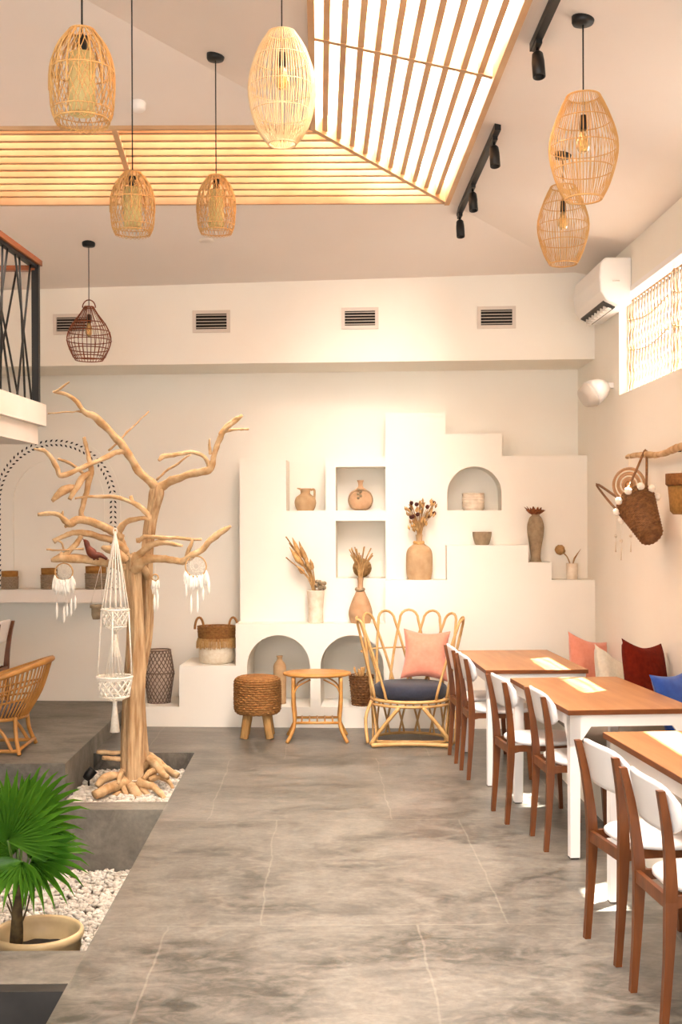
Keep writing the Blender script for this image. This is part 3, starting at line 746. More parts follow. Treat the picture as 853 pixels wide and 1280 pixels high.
def make_chair():
    """faces +x; origin on the floor at the middle between the rear legs"""
    t = thing('dining_chair', 'x', 'chair', (0, 0, 0), 0, 'white and chestnut chairs along the tables')
    # seat
    n = 40; vs = []
    def so(z, s_):
        out = []
        for k in range(n):
            a = 2 * pi * k / n; ca, sa = cos(a), sin(a)
            r = 1 / ((abs(ca) ** 2.5 + abs(sa) ** 2.5) ** (1 / 2.5))
            out.append(Vector((.235 + .21 * r * ca * s_, .20 * r * sa * s_, z + .012 * (ca * .5) ** 2)))
        return out
    m = MB(); A, B, C_, D_ = so(.440, .96), so(.446, 1.0), so(.458, 1.0), so(.464, .97)
    L2 = A + B + C_ + D_; fs = [tuple(range(n - 1, -1, -1)), tuple(3 * n + k for k in range(n))]
    for j in range(3):
        for k in range(n): fs.append((j * n + k, j * n + (k + 1) % n, (j + 1) * n + (k + 1) % n, (j + 1) * n + k))
    m.add(L2, fs, True); st = link('seat', m, CHAIRWHITE, t, local=True)
    # rear legs
    for s_ in (-1, 1):
        m = MB()
        path = [(-.012, 0), (.004, .22), (.012, .42), (.006, .55), (-.010, .68), (-.034, .80)]
        wid = [.024, .031, .042, .036, .030, .025]
        P_ = smoothpts([(a, b, w_) for (a, b), w_ in zip(path, wid)], 3)
        for i_ in range(len(P_) - 1):
            (x0, z0, w0), (x1, z1, w1) = P_[i_], P_[i_ + 1]; h = .0125
            y, y2 = [s_ * (.152 + .035 * max(0, (zz_ - .42) / .38)) for zz_ in (z0, z1)]
            m.hexa([(x0 - w0 / 2, y - h, z0), (x0 + w0 / 2, y - h, z0), (x0 + w0 / 2, y + h, z0), (x0 - w0 / 2, y + h, z0), (x1 - w1 / 2, y2 - h, z1), (x1 + w1 / 2, y2 - h, z1), (x1 + w1 / 2, y2 + h, z1), (x1 - w1 / 2, y2 + h, z1)])
        lg = link('leg', m, CHAIRWOOD, t, local=True)
    for s_ in (-1, 1):
        m = MB(); y = s_ * .16
        q = lambda x, yy, z, w_: [(x - w_, yy - w_, z), (x + w_, yy - w_, z), (x + w_, yy + w_, z), (x - w_, yy + w_, z)]
        m.prism(q(.40, y * 1.02, 0, .011), q(.375, y * .95, .44, .018)); link('leg', m, CHAIRWOOD, t, local=True)
    for s_ in (-1, 1):
        m = MB(); y = s_ * .152
        pl = [(0.0, .39), (.06, .405), (.30, .405), (.375, .385), (.375, .44), (0, .44)]
        m.prism([(a, y - .009, b) for a, b in pl], [(a, y + .009, b) for a, b in pl]); link('side_rail', m, CHAIRWOOD, t, local=True)
    for x in (.005, .37):
        m = MB(); m.box(x - .009, x + .009, -.15, .15, .395, .44); link('cross_rail', m, CHAIRWOOD, t, local=True)
    # curved backrest in front of the posts
    m = MB(); nu, nv = 18, 10; F_, Bk = [], []
    for j in range(nv + 1):
        v = -1 + 2 * j / nv
        for i_ in range(nu + 1):
            u = -1 + 2 * i_ / nu
            lim = (1 - abs(u) ** 5.0) ** .5 if abs(u) < 1 else 0
            hh = .088 * max(.42, lim) * (1 - .12 * (1 - u * u) * (v < 0) * 0)
            zc_ = .735 - .012 * u * u; z = zc_ + v * hh
            x = .004 - (z - .68) * .20 + .010 + .045 * (u * u - .6)
            y = .225 * u * (1 - .03 * v * v)
            F_.append(Vector((x + .008, y, z))); Bk.append(Vector((x - .006, y, z)))
    N_ = len(F_); fs = []
    w_ = nu + 1
    for j in range(nv):
        for i_ in range(nu):
            a = j * w_ + i_; fs.append((a, a + 1, a + 1 + w_, a + w_)); fs.append((N_ + a, N_ + a + w_, N_ + a + 1 + w_, N_ + a + 1))
    ring = [i_ for i_ in range(nu)] + [j * w_ + nu for j in range(nv)] + [nv * w_ + i_ for i_ in range(nu, 0, -1)] + [j * w_ for j in range(nv, 0, -1)]
    for a, b in zip(ring, ring[1:] + ring[:1]): fs.append((a, a + N_, b + N_, b))
    m.add(F_ + Bk, fs, True); link('backrest', m, CHAIRWHITE, t, local=True)
    return t
chair0 = make_chair()
CH_ = [((.965, 8.33), 2, 'white and chestnut chair farthest back, beside the rattan high-back chair'),
       ((.985, 7.80), 2, 'white and chestnut chair at the near side of the farthest table'),
       ((1.045, 6.665), 6, 'white and chestnut chair at the far half of the middle table'),
       ((1.165, 6.115), 3, 'white and chestnut chair at the near half of the middle table'),
       ((1.118, 4.565), 9, 'white and chestnut chair at the far half of the nearest table'),
       ((1.145, 4.02), 4, 'nearest white and chestnut chair, cut by the right edge')]
for i_, ((x, y), deg, lab) in enumerate(CH_):
    o = chair0 if i_ == 0 else copy_tree(chair0)
    o.location = (x, y, 0); o.rotation_euler = (0, 0, radians(deg)); o['label'] = lab
oc = copy_tree(chair0); oc.location = (-2.52, 9.2, PLT); oc.rotation_euler = (0, 0, radians(178)); oc['label'] = 'white and chestnut chair on the platform behind the rattan tub chair'
oc['group'] = 'white and chestnut chair on the platform'

# cushions -----------------------------------------------------------
def cushion(name, label, mt, c, w, h, th, rot, group=None):
    n = 18; F_, B_ = [], []
    for j in range(n + 1):
        v = -1 + 2 * j / n
        for i_ in range(n + 1):
            u = -1 + 2 * i_ / n
            e = max(0, (1 - u * u) * (1 - v * v)) ** .42
            k = 1 - .15 * (1 - abs(v) ** 1.6); k2 = 1 - .17 * (1 - abs(u) ** 1.6)
            p = Vector((u * w / 2 * k, 0, v * h / 2 * k2)); wr = noise.noise(Vector((u * 2, v * 2, len(label)))) * .012 * e
            F_.append(p + Vector((0, -th / 2 * e + wr, 0))); B_.append(p + Vector((0, th / 2 * e + .003, 0)))
    N_ = len(F_); w_ = n + 1; fs = []
    for j in range(n):
        for i_ in range(n):
            a = j * w_ + i_; fs.append((a, a + 1, a + 1 + w_, a + w_)); fs.append((N_ + a, N_ + a + w_, N_ + a + 1 + w_, N_ + a + 1))
    ring = [i_ for i_ in range(n)] + [j * w_ + n for j in range(n)] + [n * w_ + i_ for i_ in range(n, 0, -1)] + [j * w_ for j in range(n, 0, -1)]
    for a, b in zip(ring, ring[1:] + ring[:1]): fs.append((a, a + N_, b + N_, b))
    m = MB(); m.add(F_ + B_, fs, True); o = link(name, m, mt); o.location = c; o.rotation_euler = rot
    return tag(o, label, 'cushion', group)
R_ = radians
cushion('cushion', 'salmon pink cushion in the far corner of the wall bench', PINK, (2.06, 8.88, .615), .44, .42, .15, (R_(-14), R_(14), R_(34)))
cushion('cushion', 'oatmeal cushion between the pink and the rust red ones', CREAMCU, (2.06, 8.12, .585), .44, .40, .16, (R_(-20), R_(24), R_(42)))
cushion('cushion', 'rust red cushion leaning on the right wall', RUST, (2.07, 7.33, .675), .48, .54, .18, (R_(-12), R_(8), R_(44)))
cushion('cushion', 'cobalt blue cushion on the bench, cut by the right edge', BLUE, (2.06, 6.55, .635), .42, .46, .14, (R_(-16), R_(-4), R_(36)))

# ------------------------------------------------------------------ RATTAN HIGH-BACK CHAIR
def throne():
    cx, cy = .705, 9.02
    t = thing('rattan_armchair', 'high-back rattan chair of looped canes with navy seat pad', 'chair', (cx, cy, 0), R_(-3))
    zS, rx, ry = .34, .30, .27
    def ell(a, r1, r2, z): return (r1 * cos(a), r2 * sin(a), z)
    for z, r1, r2, w in ((zS, rx, ry, .014), (zS - .035, rx, ry, .012)):
        m = MB(); m.tube([ell(2 * pi * q / 48, r1, r2, z) for q in range(48)], w, 7, closed=True); link('seat_ring', m, RATTANP, t, local=True)
    m = MB(); m.tube([ell(2 * pi * q / 48, .29, .27, .02) for q in range(48) if not (215 < q * 7.5 < 325)], .012, 7); link('floor_ring', m, RATTANP, t, local=True)
    m = MB(); m.tube([(-.30 + .6 * q / 12, -.255 + .06 * sin(pi * q / 12) - .02, .018) for q in range(13)], .017, 7); link('front_rail', m, RATTANP, t, local=True)
    # looped back: petals standing round the back half and flaring outwards
    na = 9
    for k in range(na):
        a = R_(-18 + 216 * k / (na - 1)); da = R_(20)
        topz = .955 + .045 * sin(max(0, min(pi, a)))
        pts = []
        hs = [0, .12, .26, .4, .54, .68, .8, .88]; HT = [(h_, 34 - 23.5 * h_ / .88) for h_ in hs] + [(.88 + .12 * sin(b_), 10.5 * cos(b_)) for b_ in (R_(22), R_(45), R_(67))]
        for h, off_ in [(h_, -o_) for h_, o_ in HT] + [(1.0, 0)] + [(h_, o_) for h_, o_ in reversed(HT)]:
            ang = a + R_(off_)
            fl = 1 + .40 * h ** 1.3
            pts.append((rx * fl * cos(ang), ry * (1 + .22 * h) * sin(ang), zS + (topz - zS) * h))
        m = MB(); m.tube(pts, .0105, 7); link('back_loop', m, RATTANP, t, local=True)
    m = MB(); m.tube([ell(R_(-10 + 200 * q / 30), rx * 1.27, ry * 1.14, .70) for q in range(31)], .007, 6)
    link('binding_cane', m, RATTANP, t, local=True)
    # canes under the seat
    nb = 9
    for k in range(nb):
        a = R_(-10 + 200 * k / (nb - 1)); da = R_(17); m = MB()
        m.tube(smoothpts([ell(a - da, .29, .27, .02), ell(a - da * .5, .295, .27, .2), ell(a, rx, ry, zS - .03), ell(a + da * .5, .295, .27, .2), ell(a + da, .29, .27, .02)], 4), .009, 6); link('base_loop', m, RATTANP, t, local=True)
    for s_ in (-1, 1):
        m = MB(); m.tube(smoothpts([(s_ * .31, -.25, .02), (s_ * .20, -.26, .17), (s_ * .09, -.262, .30)], 4), .015, 7); link('front_brace', m, RATTANP, t, local=True)
        m = MB(); m.tube(smoothpts([(s_ * .33, -.20, .02), (s_ * .345, -.14, .2), (s_ * .30, -.09, .33)], 4), .013, 7); link('leg', m, RATTANP, t, local=True)
    m = MB(); pr = [(.001, .345), (.25, .345), (.275, .36), (.285, .40), (.275, .435), (.25, .455), (.12, .462), (.001, .463)]
    m.lathe(pr, (0, 0, 0), 40, sx=1.02, sy=.94); link('seat_pad', m, NAVY, t, local=True)
throne()
cushion('cushion', 'salmon pink cushion standing on the rattan high-back chair', PINK, (.83, 9.08, .665), .37, .40, .13, (R_(-16), R_(3), R_(-8)))

# ------------------------------------------------------------------ RATTAN SIDE TABLE, STOOL
def side_table():
    Y = 9.12; c = UZ(396.5, 918, 0); cx = U(396.5, 841, Y).x
    t = thing('rattan_side_table', 'honey rattan side table with oval top beside the woven stool', 'side table', (cx, Y, 0))
    m = MB(); m.lathe([(.20, .500), (.245, .502), (.257, .513), (.257, .522), (.245, .533), (.22, .534), (.001, .534)], (0, 0, 0), 44, sy=.72); tp = link('tabletop', m, RATTAN, t, local=True)
    m = MB(); m.tube([(.258 * cos(2 * pi * q / 44), .186 * sin(2 * pi * q / 44), .518) for q in range(44)], .0125, 7, closed=True); link('rim', m, RATTAN, t, local=True)
    ft = {}
    for sx in (-1, 1):
        for sy in (-1, 1):
            P_ = smoothpts([(sx * .185, sy * .12, .50), (sx * .185, sy * .125, .3), (sx * .175, sy * .13, .15), (sx * .20, sy * .16, .07), (sx * .235, sy * .18, .004)], 4)
            m = MB(); m.tube(P_, .0145, 8); link('leg', m, RATTAN, t, local=True)
            m = MB(); m.tube(smoothpts([(sx * .18, sy * .12, .36), (sx * .15, sy * .12, .43), (sx * .05, sy * .12, .485)], 4), .007, 6); link('corner_brace', m, RATTAN, t, local=True)
    for sy in (-1, 1): m = MB(); m.tube([(-.185, sy * .13, .15), (.185, sy * .13, .15)], .011, 7); link('stretcher', m, RATTAN, t, local=True)
    for sx in (-1, 1): m = MB(); m.tube([(sx * .18, -.13, .16), (sx * .18, .13, .16)], .010, 7); link('stretcher', m, RATTAN, t, local=True)
    for q in range(5): m = MB(); m.tube([(-.12 + q * .06, -.13, .162), (-.12 + q * .06, .13, .162)], .006, 6); link('shelf_cane', m, RATTAN, t, local=True)
side_table()

def woven(prof, rows, waves, rs, c=(0, 0, 0), amp=None, n=None):
    """stack of wavy strands round a profile (list of (r, z)); one mesh"""
    amp = rs * .7 if amp is None else amp; n = n or waves * 4; m = MB(); P_ = smoothpts(prof, 6)
    L2 = [0]
    for a, b in zip(P_, P_[1:]): L2.append(L2[-1] + sqrt((a[0] - b[0]) ** 2 + (a[1] - b[1]) ** 2))
    for k in range(rows):
        q = L2[-1] * k / (rows - 1)
        for i_ in range(len(P_) - 1):
            if L2[i_ + 1] >= q - 1e-9: break
        f = (q - L2[i_]) / max(1e-9, L2[i_ + 1] - L2[i_]); r = P_[i_][0] + (P_[i_ + 1][0] - P_[i_][0]) * f; z = P_[i_][1] + (P_[i_ + 1][1] - P_[i_][1]) * f
        ph = pi * (k % 2)
        m.tube([(c[0] + (r + amp * cos(waves * a + ph)) * cos(a), c[1] + (r + amp * cos(waves * a + ph)) * sin(a), c[2] + z) for a in [2 * pi * j / n for j in range(n)]], rs, 5, closed=True)
    return m
def stool():
    Y = 9.25; cx = U(322, 870, Y).x
    t = thing('woven_stool', 'round woven seagrass stool on stubby wooden legs', 'stool', (cx, Y, 0))
    core = MB(); core.lathe([(.155, .20), (.172, .23), (.172, .44), (.15, .468), (.001, .472)], (0, 0, 0), 36); b = link('seat', core, SEAGRASS, t, local=True)
    m = woven([(.155, .195), (.176, .225), (.178, .33), (.176, .44), (.155, .468)], 17, 22, .0095); link('woven_side', m, SEAGRASS, t, local=True)
    m = MB()
    for k in range(9):
        r = .15 * (k + .5) / 9; m.tube([(r * cos(2 * pi * j / 30), r * sin(2 * pi * j / 30), .474) for j in range(30)], .009, 5, closed=True)
    link('woven_top', m, SEAGRASS, t, local=True)
    for a in (45, 135, 225, 315):
        ca, sa = cos(R_(a)), sin(R_(a)); m = MB()
        m.tube([(.10 * ca, .10 * sa, .21), (.145 * ca, .145 * sa, 0)], [.038, .032], 8, smooth=False); link('leg', m, mat('raw_stool_wood', 'a8824f', '8c6838', rough=.8, scale=12, stretch=(4, 4, .7)), t, local=True)
stool()

# ------------------------------------------------------------------ BASKETS AND BOTTLE BY THE ARCHES
def wbase(px, d, z): s = Sx(px, d, 750 if z < 1.2 else 640); return BW(s, d, z)
# basket on the low bench
zB1 = Zy(832.5, 0, 260); b = BW(Sx(271, .24, 820), .24, zB1)
t = thing('fringed_basket', 'brown basket with handles, straw fringe and cream base on the low bench', 'basket', b)
m = MB(); m.lathe([(.125, 0), (.15, .02), (.155, .14), (.15, .2), (.145, .2), (.148, .14), (.145, .03), (.001, .02)], (0, 0, 0), 32); link('cream_base', m, CREAMROPE, t, local=True)
m = MB(); m.lathe([(.135, .18), (.148, .22), (.155, .30), (.148, .30), (.142, .22), (.13, .18)], (0, 0, 0), 32, close=True); bd = link('body', m, SEAGRASS, t, local=True)
m = woven([(.148, .2), (.152, .25), (.157, .31)], 9, 20, .007); link('woven_band', m, SEAGRASS, t, local=True)
m = MB()
for k in range(150):
    a = 2 * pi * k / 150 + random.uniform(-.02, .02); l = random.uniform(.065, .09)
    m.tube([(.158 * cos(a), .158 * sin(a), .215), (.17 * cos(a), .17 * sin(a), .18), (.172 * cos(a + .02), .172 * sin(a + .02), .215 - l)], .0035, 3, cap=False)
link('fringe', m, FRINGE, t, local=True, kind='stuff')
for s_ in (-1, 1):
    m = MB(); m.tube([(s_ * (.15 + .0 * q) , .04 * cos(pi * q / 10), .29 + .10 * sin(pi * q / 10)) if False else (s_ * .145 + .038 * cos(pi * q / 10) * s_, -.03, .29 + .10 * sin(pi * q / 10)) for q in range(11)], .011, 6); link('handle', m, SEAGRASS, t, local=True)
# lantern
b = BW(Sx(199, .25, 860), .25, Zy(883.5, 0, 200))
t = thing('woven_lantern', 'tall woven strip lantern standing on the low ledge behind the tree', 'lantern', b)
m = MB(); pr = [(.095, 0), (.125, .22), (.128, .26), (.10, .45)]; m.lathe([(.09, .005), (.12, .22), (.123, .26), (.095, .445)], (0, 0, 0), 24); link('inner_cloth', m, LANTB, t, local=True)
m = MB(); P_ = smoothpts(pr, 6)
for k in range(20):
    for s_ in (1, -1):
        a0 = 2 * pi * k / 20
        m.tube([(r * cos(a0 + s_ * 2.4 * z / .45), r * sin(a0 + s_ * 2.4 * z / .45), z) for r, z in P_], .0042, 4, cap=False)
link('strip_weave', m, LANT, t, local=True, kind='stuff')
for r, z in (pr[0], pr[2], pr[3]): m = MB(); m.tube([(r * cos(2 * pi * j / 30), r * sin(2 * pi * j / 30), z) for j in range(30)], .006, 5, closed=True); link('hoop', m, LANT, t, local=True)

def vase(name, label, cat, px, d, z, prof, mt, n=32, sy=1.0, group=None):
    """prof in pixels: (half width, height above base)"""
    p = BW(Sx(px, d, PY + (CH - z) * F / 9.8), d, z); k = p.y / F
    t = thing(name, label, cat, p, 0, group)
    out = smoothpts([(r * k, h * k) for r, h in prof], 5); th = 1.3 * k
    inn = [(max(1e-4, r - th), h) for r, h in reversed(out)]
    inn = [q for q in inn if q[1] > prof[0][1] * k + 2 * k]
    m = MB(); m.lathe([(1e-4, 0)] + out + inn + [(1e-4, inn[-1][1])], (0, 0, 0), n, sy=sy); link('body', m, mt, t, local=True)
    return t, k
# tall bottle in arch 1
t, k = vase('floor_bottle', 'tall sand-coloured bottle standing inside the left low arch', 'bottle', 350, .2, za, [(7.8, 0), (8, 20), (8, 40), (7.5, 48), (3.5, 54), (3.3, 57), (4.3, 59.5)], CLAY)
# wicker basket in arch 2
p = BW(Sx(452, .13, 865), .13, za)
t = thing('wicker_basket', 'brown upright-wicker basket of dried leaves in the right low arch', 'basket', p)
m = MB(); m.lathe([(.07, 0), (.095, .24), (.09, .24), (.066, .01), (.001, .01)], (0, 0, 0), 24); link('body', m, WICKER, t, local=True)
m = woven([(.075, .01), (.086, .12), (.1, .25)], 12, 13, .006, amp=.006); link('woven_side', m, WICKER, t, local=True)
m = MB()
for q in range(20): a = 2 * pi * q / 20; m.tube([(.074 * cos(a), .074 * sin(a), 0), (.1 * cos(a), .1 * sin(a), .25)], .005, 5)
link('upright_stakes', m, WICKER, t, local=True)
m = MB(); random.seed(3)
for q in range(16):
    a = random.uniform(0, 2 * pi); r = random.uniform(.0, .07); e = Vector((r * cos(a) * 1.2, r * sin(a) * 1.2, random.uniform(.27, .33)))
    m.tube([(r * .5 * cos(a), r * .5 * sin(a), .2), e * .97, e], [.004, .02, .003], 5, flat=.4)
link('dried_leaves', m, DRYP, t, local=True)

# ------------------------------------------------------------------ VASES AND POTS ON THE NICHE WALL
# jug in the open niche
t, k = vase('clay_jug', 'small sand-coloured clay jug with handle in the open left niche', 'jug', 382, .40, z638, [(10, 0), (12.5, 5), (13.5, 11), (11.5, 17), (6.5, 21), (6, 24), (7.5, 28)], CLAY)
m = MB(); m.tube(smoothpts([(6.5 * k, 0, 26 * k), (11 * k, 0, 26.5 * k), (11.5 * k, 0, 20 * k), (11 * k, 0, 14 * k)], 5), 1.4 * k, 7); link('handle', m, CLAY, t, local=True)
m = MB(); m.hexa([(-10.5 * k, -1.5 * k, 28 * k), (-6 * k, -3 * k, 25.5 * k), (-6 * k, 3 * k, 25.5 * k), (-10.5 * k, 1.5 * k, 28 * k), (-10.5 * k, -1.5 * k, 28.8 * k), (-6 * k, -3 * k, 28.5 * k), (-6 * k, 3 * k, 28.5 * k), (-10.5 * k, 1.5 * k, 28.8 * k)]); link('spout', m, CLAY, t, local=True)
def beads(t, k, h, r, mt, n=5):
    for q in range(n):
        a = -pi / 2 + (q - n / 2) * .45; m = MB(); m.ball((r * k * cos(a), r * k * sin(a), (h - abs(q - n / 2 + .5) * -.6) * k), 2.3 * k, n=8); link('wooden_bead', m, mt, t, local=True)
# round flask
t, k = vase('round_flask', 'round flat clay flask with a narrow neck in the framed upper niche', 'flask', 451, .42, z638, [(6, 0), (13, 4.5), (15.8, 13), (13, 22), (6, 27), (3.2, 30), (3, 34), (4.4, 38)], CLAYP, sy=.5)
m = MB(); m.tube([(14.8 * k * cos(a), -4.2 * k, (13.5 + 12.5 * sin(a)) * k) for a in [2 * pi * j / 36 for j in range(36)]], .5 * k, 5, closed=True); link('incised_ring', m, CLAYD, t, local=True)
for q in range(5): m = MB(); m.ball(((-3 + (q % 2) * 3) * k, -7.2 * k, (26 - q * 2.6) * k), 2.0 * k, n=8); link('wooden_bead', m, CLAYD, t, local=True)
# dried-grass ball in the lower niche
p = BW(Sx(453, .44, 700), .44, z723)
m = MB(); c = Vector((0, 0, .083)); random.seed(5)
for q in range(120):
    v = Vector((random.gauss(0, 1), random.gauss(0, 1), random.gauss(0, 1))).normalized(); w_ = v.orthogonal().normalized(); w2 = v.cross(w_)
    a0 = random.uniform(0, 6); m.tube([c + (w_ * cos(a0 + j * .3) + w2 * sin(a0 + j * .3)) * .08 for j in range(7)], .003, 3, cap=False)
m.ball(c, .074, n=14)
o = link('grass_ball', m, DRY); o.location = p; tag(o, 'round ball of dried grass in the lower framed niche', 'ornament')

def stems(t, k, h0, items, mt, seed, w=.8):
    """items: (dx, dy, height px) tips"""
    random.seed(seed); m = MB()
    for dx, dy, hh in items:
        m.tube(smoothpts([(0, 0, h0 * k * .5), (dx * .25 * k, dy * .25 * k, (h0 + (hh - h0) * .35) * k), (dx * k, dy * k, hh * k)], 4), w * k, 4)
    return link('stems', m, mt, t, local=True)
# vase with beads & grass on the ledge (x 450)
t, k = vase('clay_bottle_vase', 'pink-sand bulb vase with beads and dried grass beside the pampas vase', 'vase', 451, .12, ZL780, [(12, 0), (14.6, 8), (14.5, 16), (11, 27), (6.5, 37), (3.6, 44), (3.4, 52), (4.2, 56)], CLAYP)
beads(t, k, 41, 5.5, CLAYD, 5)
stems(t, k, 56, [(random.uniform(-14, 16), random.uniform(-5, 6), random.uniform(78, 96)) for _ in range(26)], DRY, 8)
# white tall vase with pampas
t, k = vase('tall_white_vase', 'tall whitewashed cylinder vase of pampas grass on the low ledge', 'vase', 395, .12, ZL780, [(9.5, 0), (9.2, 15), (10.2, 30), (11.5, 41)], CLAYW)
random.seed(12)
tips = [(-37, 0, 108), (-33, 2, 100), (-37, -2, 82), (-28, 3, 104), (-20, -2, 100), (-16, 2, 92), (-12, -3, 80), (-6, 2, 78), (-25, 1, 88), (-31, 0, 92), (-22, 3, 70)]
stems(t, k, 41, tips, DRY, 2)
for dx, dy, hh in tips[3:]:
    m = MB(); e = Vector((dx, dy, hh)) * k; d_ = (e - Vector((dx * .2, dy * .2, 50)) * k); s0 = e - d_ * .45
    m.tube([s0, s0 + d_ * .12, s0 + d_ * .3, e + d_ * .06], [.6 * k, 3.0 * k, 2.4 * k, .3 * k], 7); m.jitter(.006, 40); link('plume', m, DRYP if dx < -20 else DRY, t, local=True)
for q in range(9):
    m = MB(); m.ball((random.uniform(1, 11) * k, random.uniform(-6, 4) * k, random.uniform(43, 54) * k), 2.8 * k, n=8); link('seed_head', m, CLAYD, t, local=True)
# big vase in the tower shelf
t, k = vase('bulb_vase', 'large sand-coloured vase of dark and tan dried flowers in the tall niche', 'vase', 524.5, .12, ZL724, [(14.5, 0), (16.3, 10), (16.6, 28), (14.5, 38), (8, 43.5), (4.2, 47), (4, 53), (4.8, 56)], CLAY)
beads(t, k, 45, 6.5, DRYP, 5)
random.seed(21); tips = [(random.uniform(-17, 19), random.uniform(-8, 8), random.uniform(66, 100)) for _ in range(30)]
stems(t, k, 56, tips, DRY, 3, .5)
for i_, (dx, dy, hh) in enumerate(tips):
    if i_ % 3 == 0: m = MB(); m.ball((dx * k, dy * k - .01, hh * k), 2.6 * k, n=8); m.jitter(.003, 90); link('dark_pod', m, DRYD, t, local=True)
    else:
        m = MB(); e = Vector((dx, dy, hh)) * k; d_ = (e - Vector((0, 0, 50)) * k).normalized() * 5 * k
        for q in range(3):
            o_ = Vector((random.uniform(-4, 4), random.uniform(-3, 3), random.uniform(-9, 0))) * k
            m.tube([e + o_ - d_ * .6, e + o_, e + o_ + d_ * .8], [.3 * k, 3.2 * k, .2 * k], 5, flat=.55)
        link('dried_leaf', m, DRYP if i_ % 2 else DRY, t, local=True)
# striped pot in arch niche
t, k = vase('striped_pot', 'small white ringed pot inside the arched upper niche', 'pot', 592, .42, ZM(638, 593), [(12, 0), (13.5, 4), (13.7, 12), (13.5, 22)], CLAYW)
for q in range(6): m = MB(); m.tube([(13.9 * k * cos(2 * pi * j / 32), 13.9 * k * sin(2 * pi * j / 32), (3 + q * 3.6) * k) for j in range(32)], .55 * k, 4, closed=True); link('ring', m, CLAYW, t, local=True)
# bowl
t, k = vase('clay_bowl', 'small grey-brown clay bowl on the middle step', 'bowl', 603, .12, Zy(681.5, 0, 610), [(8, 0), (9.5, 3), (11.5, 11), (12, 16.5)], CLAYD)
# slender vase
t, k = vase('slender_vase', 'slender grey-brown vase with a rust dried bloom on the narrow step', 'vase', 670, .12, Zy(703, 0, 675), [(8, 0), (6.2, 5), (7, 17), (10, 34), (10.3, 46), (7.5, 55), (5, 58), (5.6, 60)], CLAYD)
random.seed(4)
for q in range(16):
    a = 2 * pi * q / 16; m = MB(); e = random.uniform(10, 15)
    m.tube([(2 * k * cos(a), 2 * k * sin(a), 58 * k), (e * .6 * k * cos(a), e * .6 * k * sin(a), (62 + (q % 3)) * k), (e * k * cos(a), e * k * sin(a), random.uniform(64, 70) * k)], [1.2 * k, 3.2 * k, .6 * k], 6, flat=.35); link('petal', m, DRYR, t, local=True)
# small cup with two dried stems
t, k = vase('small_cup', 'small whitewashed cup with a dried flower and leaf in the right corner', 'cup', 715.5, .12, ZL724, [(6.8, 0), (7, 10), (7.2, 20)], CLAYW)
m = MB(); m.tube(smoothpts([(0, 0, 12 * k), (-6 * k, 0, 28 * k), (-14 * k, 0, 35 * k)], 4), .8 * k, 5); link('stem', m, DRY, t, local=True)
m = MB(); m.tube([(-9 * k, 0, 34 * k), (-14 * k, 0, 37 * k), (-20 * k, 0, 35 * k)], [2 * k, 6 * k, 3 * k], 8); m.ball((-15 * k, 0, 37 * k), 6.5 * k, n=8); m.jitter(.008, 60); link('dried_flower', m, DRY, t, local=True)
m = MB(); m.tube([(0, 0, 15 * k), (3 * k, 0, 26 * k), (11 * k, 0, 38 * k)], [1.0 * k, 2.8 * k, .4 * k], 6, flat=.4); link('dried_leaf', m, DRY, t, local=True)

# woven pots on the left shelf
for px0, px1, py0, lab in ((2, 22.5, 714.5, 'smallest two-tone woven pot on the left shelf, near the left edge'), (51.5, 72, 711, 'two-tone woven pot on the shelf behind the left dream catcher'), (107, 133, 708.5, 'largest two-tone woven pot on the left shelf, behind the macrame hanger')):
    d = .46; s = Sx((px0 + px1) / 2, d, 730); p = BW(s, d, zsh); k = p.y / F; r = (px1 - px0) / 2 * k; h = (737 - py0) * k
    t = thing('woven_pot', lab, 'pot', p, 0, 'woven pots on the left shelf')
    m = MB(); m.lathe([(1e-4, 0), (r * .93, 0), (r * .97, h * .68)], (0, 0, 0), 28); link('lower_weave', m, mat('taupe_weave', 'a8957e', '94816b', rough=.9, scale=60, bump=.4), t, local=True)
    m = woven([(r * .94, h * .05), (r * .97, h * .66)], 8, 18, h * .04, amp=h * .015); link('weave_rows', m, MATS['taupe_weave'], t, local=True)
    m = MB(); m.lathe([(r * .97, h * .68), (r * 1.0, h), (r * .93, h), (r * .93, h * .5), (1e-4, h * .5)], (0, 0, 0), 28); link('cuff', m, mat('ochre_cuff', 'a57436', '8f612a', rough=.8, scale=40), t, local=True)

# ------------------------------------------------------------------ RIGHT WALL HANGINGS
rod = MB(); P_ = []
for px, py, r in ((784, 571, .016), (800, 568.5, .02), (812, 568, .024), (822, 568.5, .02), (838, 564, .022), (853, 558, .025), (875, 551, .022), (905, 540, .02)):
    rr_ = ray(px, py); tt = (XW - .07) / rr_.x; P_.append((XW - .07, tt, CH + rr_.z * tt, r))
P_ = smoothpts(P_, 5); rod.tube([q[:3] for q in P_], [q[3] for q in P_], 10); rod.jitter(.006, 14)
t = thing('driftwood_rod', 'pale driftwood rod on the right wall carrying baskets', 'rod', (XW, P_[4][1], P_[4][2])); link('branch', rod, DRIFTB, t)
for q in (3, 20):
    m = MB(); m.tube([(XW - .07, P_[q][1], P_[q][2]), (XW, P_[q][1], P_[q][2])], .006, 6); link('wall_hook', m, BLACK, t)
def XY(px, py, X): rr_ = ray(px, py); tt = X / rr_.x; return Vector((X, tt, CH + rr_.z * tt))
